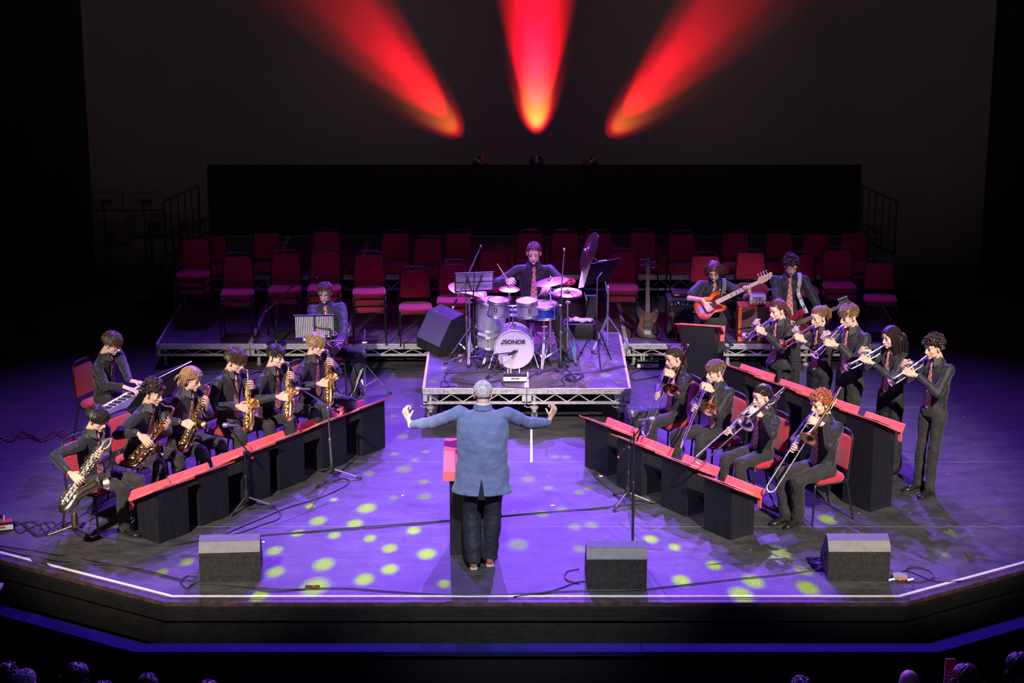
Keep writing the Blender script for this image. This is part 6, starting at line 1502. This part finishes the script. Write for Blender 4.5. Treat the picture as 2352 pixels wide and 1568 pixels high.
r2 = tag(empty('effects_unit', (c.x+.02, c.y+.12, z1+.521)), 'small unit with orange lights on top of the bass amplifier', 'effects unit'); mb = MB(); mb.rbox((0,.06,.03), (.26,.2,.06), .01); mb.build('case', CAB, r2); mb = MB()
for k in range(3): mb.box((-.09+k*.02,-.042,.035), (.012,.004,.012))
mb.build('indicator', mat('orange_indicator', (.9,.2,.02), .4, emit=((1,.18,.02), 1.2)), r2, smooth=False)
c = GY(1733, 786, 25.45)
r = tag(empty('guitar_amplifier', (c.x, c.y, z1)), 'orange guitar speaker cabinet with tan grille on the platform', 'amplifier'); OR = mat('orange_vinyl', (.62,.11,.02), .55, bump=.3, bscale=200)
W_, H_ = .44, .46; mb = MB(); mb.rbox((0,.15,H_/2), (W_,.28,H_), .02); mb.build('cabinet', OR, r)
mb = MB(); 
for sx in (-1,1): mb.box((sx*(W_/2-.02),-.005,H_/2), (.04,.03,H_)); 
for zz in (.02, H_-.02): mb.box((0,-.006,zz), (W_,.03,.04))
mb.build('front_frame', OR, r, smooth=False)
mb = MB(); mb.box((0,.004,H_/2), (W_-.07,.01,H_-.07)); mb.build('grille_cloth', mat('tan_grille_cloth', (.32,.22,.13), .8, bump=.4, bscale=300), r, smooth=False)
r = tag(empty('amplifier_head', (c.x+.0, c.y+.04, z1+H_+.001)), 'small white amplifier head on the orange cabinet', 'amplifier'); mb = MB(); mb.rbox((.03,.06,.075), (.21,.14,.12), .012); mb.build('case', WHITE, r)
Mt = Matrix.Rotation(R(90), 4, 'X'); Mt.translation = (.02,-.0125,.105); text('orange', .045, Mt, RUB, r, 'amplifier_lettering', .001, .001)
mb = MB(); mb.box((.03,-.012,.07), (.19,.004,.015)); mb.build('orange_stripe', OR, r, smooth=False)
mb = MB(10)
for k in range(4): mb.lathe([(.010,0),(.010,.012)], Matrix.Translation((-.03+k*.04,-.012,.04)) @ Matrix.Rotation(R(90),4,'X'), 12)
mb.build('knob', RUB, r); mb = MB(8); mb.tube(spline([(-.03,.06,.135),(-.025,.06,.165),(.085,.06,.165),(.09,.06,.135)], 3), .005); mb.build('handle', CHROME, r)
# spare bass on its stand
bz = GY(1487, 740, 25.65); guitar('spare_bass_guitar', 'dark sunburst bass guitar standing upright on a floor stand', 'guitar', bz, (0,.16,1), (0,-1,.16), .92, sunburst('smoky_sunburst', (.30,.12,.05), (.08,.05,.05), (.02,.03,.05)), mat('no_guard_dark', (.10,.05,.03), .3), 'dark', 'bass', stand=True)
r = tag(empty('guitar_stand', (bz.x, bz.y+.04, z1)), 'black floor stand holding the upright bass guitar', 'guitar stand'); 
for sx in (-1,1):
    mb = MB(8); mb.tube([(0,.10,.28),(sx*.20,-.10,.015)], .011); mb.tube([(sx*.06,.04,.16),(sx*.07,-.07,.13)], .009); mb.build('leg', BLK, r)
mb = MB(8); mb.tube([(0,.10,.28),(0,.24,.015)], .011); mb.tube([(0,.10,.27),(0,.12,.60)], .010); mb.build('leg', BLK, r)
# ============================================================ keyboard
a0_ = G(226, 948, .80); a1_ = G(337, 885, .80); kx = (a1_-a0_).normalized(); ky = V((-kx.y, kx.x, 0)); Lk = (a1_-a0_).length
r = tag(empty('keyboard', (a0_.x, a0_.y, 0)), 'white-keyed stage piano on a stand played at the left', 'keyboard'); r.rotation_euler = (0,0,math.atan2(kx.y, kx.x))
ky_ = -1   # the body lies towards the audience side of the keys
mb = MB(); mb.box((Lk/2, -.12, .745), (Lk+.12, .33, .10)); mb.build('body', CAB, r, smooth=False)
mb = MB(); mb.box((Lk/2, -.13, .797), (Lk+.12, .12, .012)); mb.build('control_panel', mat('violet_grey_panel', (.10,.10,.13), .3), r, smooth=False)
mb = MB(); nkk = 36
for k in range(nkk): mb.box((Lk*(k+.5)/nkk, .0, .803), (Lk/nkk-.002, .14, .018))
mb.build('white_keys', WHITE, r, smooth=False)
mb = MB()
for k in range(nkk-1):
    if k % 7 not in (2, 6): mb.box((Lk*(k+1)/nkk, -.027, .818), (.011, .085, .014))
mb.build('black_keys', RUB, r, smooth=False)
for sx in (.12, Lk-.12): mb = MB(8); mb.tube([(sx,-.25,.02),(sx+.1,.02,.69)], .014); mb.tube([(sx,.05,.02),(sx+.1,-.22,.69)], .014); mb.build('stand_leg', BLK, r)
# music stand behind the keyboard
p0 = G(320, 1000); r = tag(empty('music_stand', (p0.x, p0.y+.3, 0)), 'black music stand seen from behind in front of the keyboard', 'music stand'); base = V((p0.x, p0.y+.3, 0))
q = [G(292,940,.80)-base, G(395,905,.80)-base, G(437,836,1.08)-base+V((0,.12,0)), G(345,872,1.08)-base+V((0,.12,0))]
mb = MB(); mb.rings([q, [p+V((-.01,.02,.0)) for p in q]]); mb.build('desk', BLK, r, smooth=False)
mb = MB(8); mb.tube([(0,0,.2),(q[0]+q[1]+q[2]+q[3])/4], .012); mb.build('pole', BLK, r)
for k in range(3): mb = MB(8); mb.tube([(0,0,.3),(cos(k*2.1)*.25, sin(k*2.1)*.25, .012)], .009); mb.build('leg', BLK, r)
mb = MB(6); mb.tube([base+q[3]+V((-.04,.02,.0)), base+q[3]+V((.05,-.02,-.02)), base+q[2]+V((0,-.01,0))], .004); r_ = mb.build('desk_rim', CHROME, None); put(r_, r)
# sax floor stand under the baritone
c = G(173, 1222); r = tag(empty('saxophone_stand', c), 'brass tripod peg stand under the baritone saxophone', 'instrument stand'); BR_ = mat('dull_brass', (.45,.36,.16), .35, 1.0)
mb = MB(14); mb.lathe([(.03,.06),(.036,.08),(.034,.17),(.028,.20)]); mb.tube([(0,0,.1),(.0,.0,.21)], .02); mb.tube([(0,0,.2),(.10,.06,.46)], .011); mb.build('post', BR_, r)
for a in (200, 318, 80): mb = MB(8); mb.tube([(0,0,.08),(cos(R(a))*.27, sin(R(a))*.27, .008)], .008); mb.build('leg', BR_, r)
# ============================================================ cables
CAB_ = mat('black_cable', (.010,.010,.011), .5); REDC = mat('red_cable', (.45,.02,.04), .5)
def cable(pts, label, z=0.0, rad=.006, m=None, k=7, jitter=.0):
    w_ = []
    for p in pts:
        q = G(p[0], p[1], z+.009) if len(p) == 2 else G(p[0], p[1], p[2])
        w_.append(q)
    s = spline(w_, k); s = [V((p.x, p.y, max(p.z, z+.0078))) for p in s]
    mb = MB(6); mb.tube(s, rad, 6); o = mb.build('cable', m or CAB_, None, origin=w_[0]); return tag(o, label, 'cable')
cable([(-20,1255),(60,1275),(160,1290),(300,1302),(420,1330),(520,1340),(640,1352),(780,1350),(900,1358),(1050,1366),(1180,1364),(1260,1358),(1320,1338),(1345,1334)], 'long black cable along the stage front from the left edge to the middle wedge')
cable([(-20,1250),(100,1268),(240,1292),(330,1312),(420,1334)], 'black cable running beside the long front cable at the left')
cable([(452,1322),(432,1322),(415,1335),(430,1350),(445,1340),(470,1340),(560,1346),(620,1357),(700,1352)], 'looped black cable at the back of the front left wedge')
cable([(1330,1340),(1300,1330),(1302,1312),(1330,1306)], 'short cable loop left of the middle wedge')
cable([(1180,1370),(1260,1360),(1345,1356),(1450,1355),(1560,1344),(1700,1328),(1800,1318),(1870,1309),(1896,1309)], 'black cable from the middle wedge across to the front right wedge')
for i, pts in enumerate((((2060,1330),(2090,1305),(2130,1308),(2145,1325),(2110,1335),(2075,1325),(2090,1300),(2125,1300)), ((2060,1325),(2080,1310),(2110,1320),(2140,1332),(2180,1335),(2220,1332)))):
    cable(pts, ('tangled thin cable coil beside the front right wedge', 'thin cable trailing right from the connector block')[i], rad=.005)
cable([(566,1168),(610,1165),(640,1172),(640,1190),(600,1205),(540,1225),(450,1242),(390,1252),(320,1247),(250,1235),(180,1228)], 'cable from the left microphone stand curving under the saxophone desks')
cable([(764,1105),(790,1098),(800,1110),(740,1140),(660,1165),(600,1190),(540,1215),(520,1225)], 'cable from the chrome microphone stand running to the left front')
cable([(460,1240),(600,1229),(800,1212),(1000,1197),(1200,1180),(1330,1170),(1400,1163),(1520,1152),(1700,1140)], 'long thin cable crossing the stage behind the conductor desk')
cable([(470,1243),(620,1227),(800,1215),(960,1203),(1130,1187),(1290,1173),(1400,1166)], 'second thin cable beside the one crossing the stage')
rnd = random.Random(9)
for i in range(5):
    x0, y0 = 20, 1185+i*9; pts = [(-15, 1165+i*12)]
    for k in range(7): pts.append((30+k*26+rnd.uniform(-14,14), 1215+rnd.uniform(-20,14)+(i % 2)*4))
    cable(pts, 'black cable, one of the tangle beside the brass saxophone stand')['group'] = 'tangled cables at the far left'
for i in range(3):
    pts = [(-10, 1000+i*9)]+[(25+k*24, 1000+rnd.uniform(-12,14)) for k in range(7)]+[(200, 985+i*4)]
    cable(pts, ('black cable lying left of the keyboard chair', 'dark red cable lying left of the keyboard chair', 'second dark red cable lying left of the keyboard chair')[i], m=(None, REDC, REDC)[i], rad=.005)
for i, y in enumerate((838, 846, 853)):
    cable([(380+i*15, y+2),(480,y+4),(600,y),(760,y+6),(880,y),(965,y+3)], 'black cable running along the foot of the low platforms')['group'] = 'cables along the platform foot'
zz = RZ+.003
cable([(1145,846),(1105,832),(1075,842),(1040,845),(1020,868),(1032,885),(1010,888)], 'thin cable looping on the left front of the drum riser', zz, .0045)
cable([(1150,872),(1100,882),(1050,878),(1015,876),(1018,893-4),(1045,886)], 'cable loop at the left front edge of the drum riser', zz, .0045)
cable([(1152,878),(1165,888),(1220,891),(1270,888),(1297,884),(1290,872),(1300,862),(1330,856),(1380,850),(1436,838)], 'cable sweeping along the front of the drum riser', zz, .0045)
cable([(1212,868),(1235,850),(1222,836),(1205,845)], 'small cable loop over the drum riser box', zz, .0045)
for i in range(3): cable([(1300+rnd.uniform(-6,6), 864+i*3),(1318,872+i*2),(1336,868-i*2),(1340,860+i*3),(1318,856+i),(1300,862+i*4),(1312,874)], 'coiled cable, one of the loops beside the right overhead stand', zz, .0045)['group'] = 'cable coil on the drum riser'
cable([(1300,858),(1370,855),(1430,843),(1445,842)], 'cable leaving the drum riser at its right edge', zz, .0045)
cable([(1470,850),(1450,858),(1455,872),(1490,868),(1520,860),(1530,850)], 'black cable around the green-striped cable box')
cable([(1500,858),(1515,868),(1535,872),(1560,866),(1575,850)], 'red cable beside the green-striped cable box', m=REDC, rad=.004)
# red jack lead from the bass amplifier down to the floor
p = [GY(1542,705,25.57), GY(1546,740,25.54), GY(1553,775,25.45), GY(1561,802,25.22), GY(1566,830,25.1)]
mb = MB(6); mb.tube(spline(p, 5), .004); tag(mb.build('instrument_cable', REDC, None, origin=p[0]), 'thin red lead hanging down from the bass amplifier', 'cable')
p = [GY(1754,705,25.46), GY(1757,718,25.42), GY(1758,735,25.41), GY(1752,752,25.41)]
mb = MB(6); mb.tube(spline(p, 5), .004); tag(mb.build('instrument_cable', REDC, None, origin=p[0]), 'thin red lead hanging from the white amplifier head', 'cable')
# confetti and tape scraps
CF = [mat('pink_scrap', (.75,.15,.25), .7), mat('white_scrap', (.75,.72,.75), .7), mat('orange_scrap', (.8,.25,.05), .7)]
for i, (px, py, c_, s_) in enumerate(((925,1137,1,.03),(990,1109,0,.02),(1269,1160,1,.04),(1260,1095,0,.02),(928,1129,0,.015),(1973,1178,2,.02),(1724,1262,0,.015),(1732,1297,0,.015),(1380,1093,1,.04),(1362,1098,0,.015),(605,1244,1,.035),(2000,1260,0,.012),(2330,1262,0,.015),(2215,957,1,.015),(2178,1088,0,.02),(280,1340,0,.03),(850,1297,0,.015),(1180,1172,1,.02))):
    c = G(px, py, .004); mb = MB(); mb.box((0,0,0), (s_, s_*.6, .003), Matrix.Rotation(rnd.uniform(0,3), 3, 'Z')); o = mb.build('paper_scrap', CF[c_], None, smooth=False); o.location = c
    tag(o, '%s paper scrap on the stage floor' % ('pink','white','orange')[c_], 'paper scrap', '%s paper scraps scattered on the stage floor' % ('pink','white','orange')[c_])
# ============================================================ audience
def audience(px, py, Y, hair_c, st, label, s=1.0, bald=False, top=None, face=90):
    H = GY(px, py, Y); fd = yaw(face); r = tag(empty('audience_member', (H.x, H.y, -2.5)), label, 'person'); Hr, Hf, Hu = basis(fd, (0,0,1)); HM = Matrix((Hr, Hf, Hu)).transposed().to_4x4(); HM.translation = H
    nb = H-V((0,0,.19)); mb = MB(12); head_prims(mb, HM, nb, s); mb.cap(nb, nb-V((0,0,.5)), .07, .08); organic('body', mb, SKIN['fair'], r, .008, 2)
    if not bald: hair('hair', HM, s, hair_c, st, r, int(px))
    mb = MB(14); sh_ = nb-V((0,0,.09)); mb.cap(sh_-Hr*.16, sh_+Hr*.16, .075); mb.rings([[sh_+V((0,0,z))+Hr*rx*cos(2*pi*j/20)+Hf*ry*sin(2*pi*j/20) for j in range(20)] for z, rx, ry in ((-.75,.18,.13),(-.3,.19,.13),(0,.19,.12),(.06,.12,.09))]); 
    for sg in (-1,1): mb.cap(sh_+Hr*sg*.18, sh_+Hr*sg*.22-V((0,0,.28))+Hf*.02, .06, .05)
    organic('top', mb, top or SHIRT, r, .012, 3)
    return r
AW = mat('lilac_top_cloth', (.16,.14,.19), .8)
audience(20, 1556, 14.9, 'dark', dict(SHORT, n=80), 'audience member at the far bottom left, only the dark crown of the head showing')
audience(60, 1570, 14.6, 'grey', CROP, 'audience member with short hair and glasses at the bottom left', face=70)
audience(175, 1558, 14.7, 'dark', dict(BOBCUT, n=120), 'audience member with dark bobbed hair at the bottom left', face=80)
audience(236, 1600, 14.3, 'dark', dict(SHORT, n=80), 'audience member in a white branching print top at the bottom left', top=AW)
audience(340, 1580, 14.6, 'brown', CROP, 'audience member with close-cropped head left of centre at the bottom')
audience(480, 1600, 14.5, 'brown', SHORT, 'audience member whose crown just shows below the left rail bend')
audience(1838, 1590, 14.5, 'dark', SHORT, 'audience member whose dark crown just shows at the bottom, right of centre')
audience(2087, 1570, 14.6, 'brown', CROP, 'balding audience member lit reddish at the bottom right', bald=True)
audience(2218, 1560, 14.6, 'lightbrown', dict(BOBCUT, n=150), 'audience member with fair hair at the bottom right')
audience(2340, 1535, 14.4, 'dark', dict(BOBCUT, n=120), 'audience member with dark hair cut off by the bottom right corner', top=AW)
r = GY(2182, 1540, 14.9); mb = MB(); mb.rings([[r+V((x*.04, y, z)) for x, y in ((-1,0),(1,0),(1,.02),(-1,.02))] for z in (-.25,.10)]); mb.mi = 1
for k in range(4): mb.box(r+V((-.01,-.003,-.10+k*.03)), (.03,.003,.008), Matrix.Rotation(R(15), 3, 'Y'))
tag(mb.build('red_programme', [RED, PAPER], None, smooth=False), 'red object with white stripes held up in the audience at the bottom right', 'programme')
c = GY(5, 1335, 17.2); mb = MB(); mb.box((c.x-.03, c.y, c.z-.05), (.05,.12,.025)); tag(mb.build('ledge_block', mat('worn_cream_paint', (.6,.55,.4), .7), None, smooth=False), 'small cream ledge cut off by the left picture edge below the stage', 'ledge')
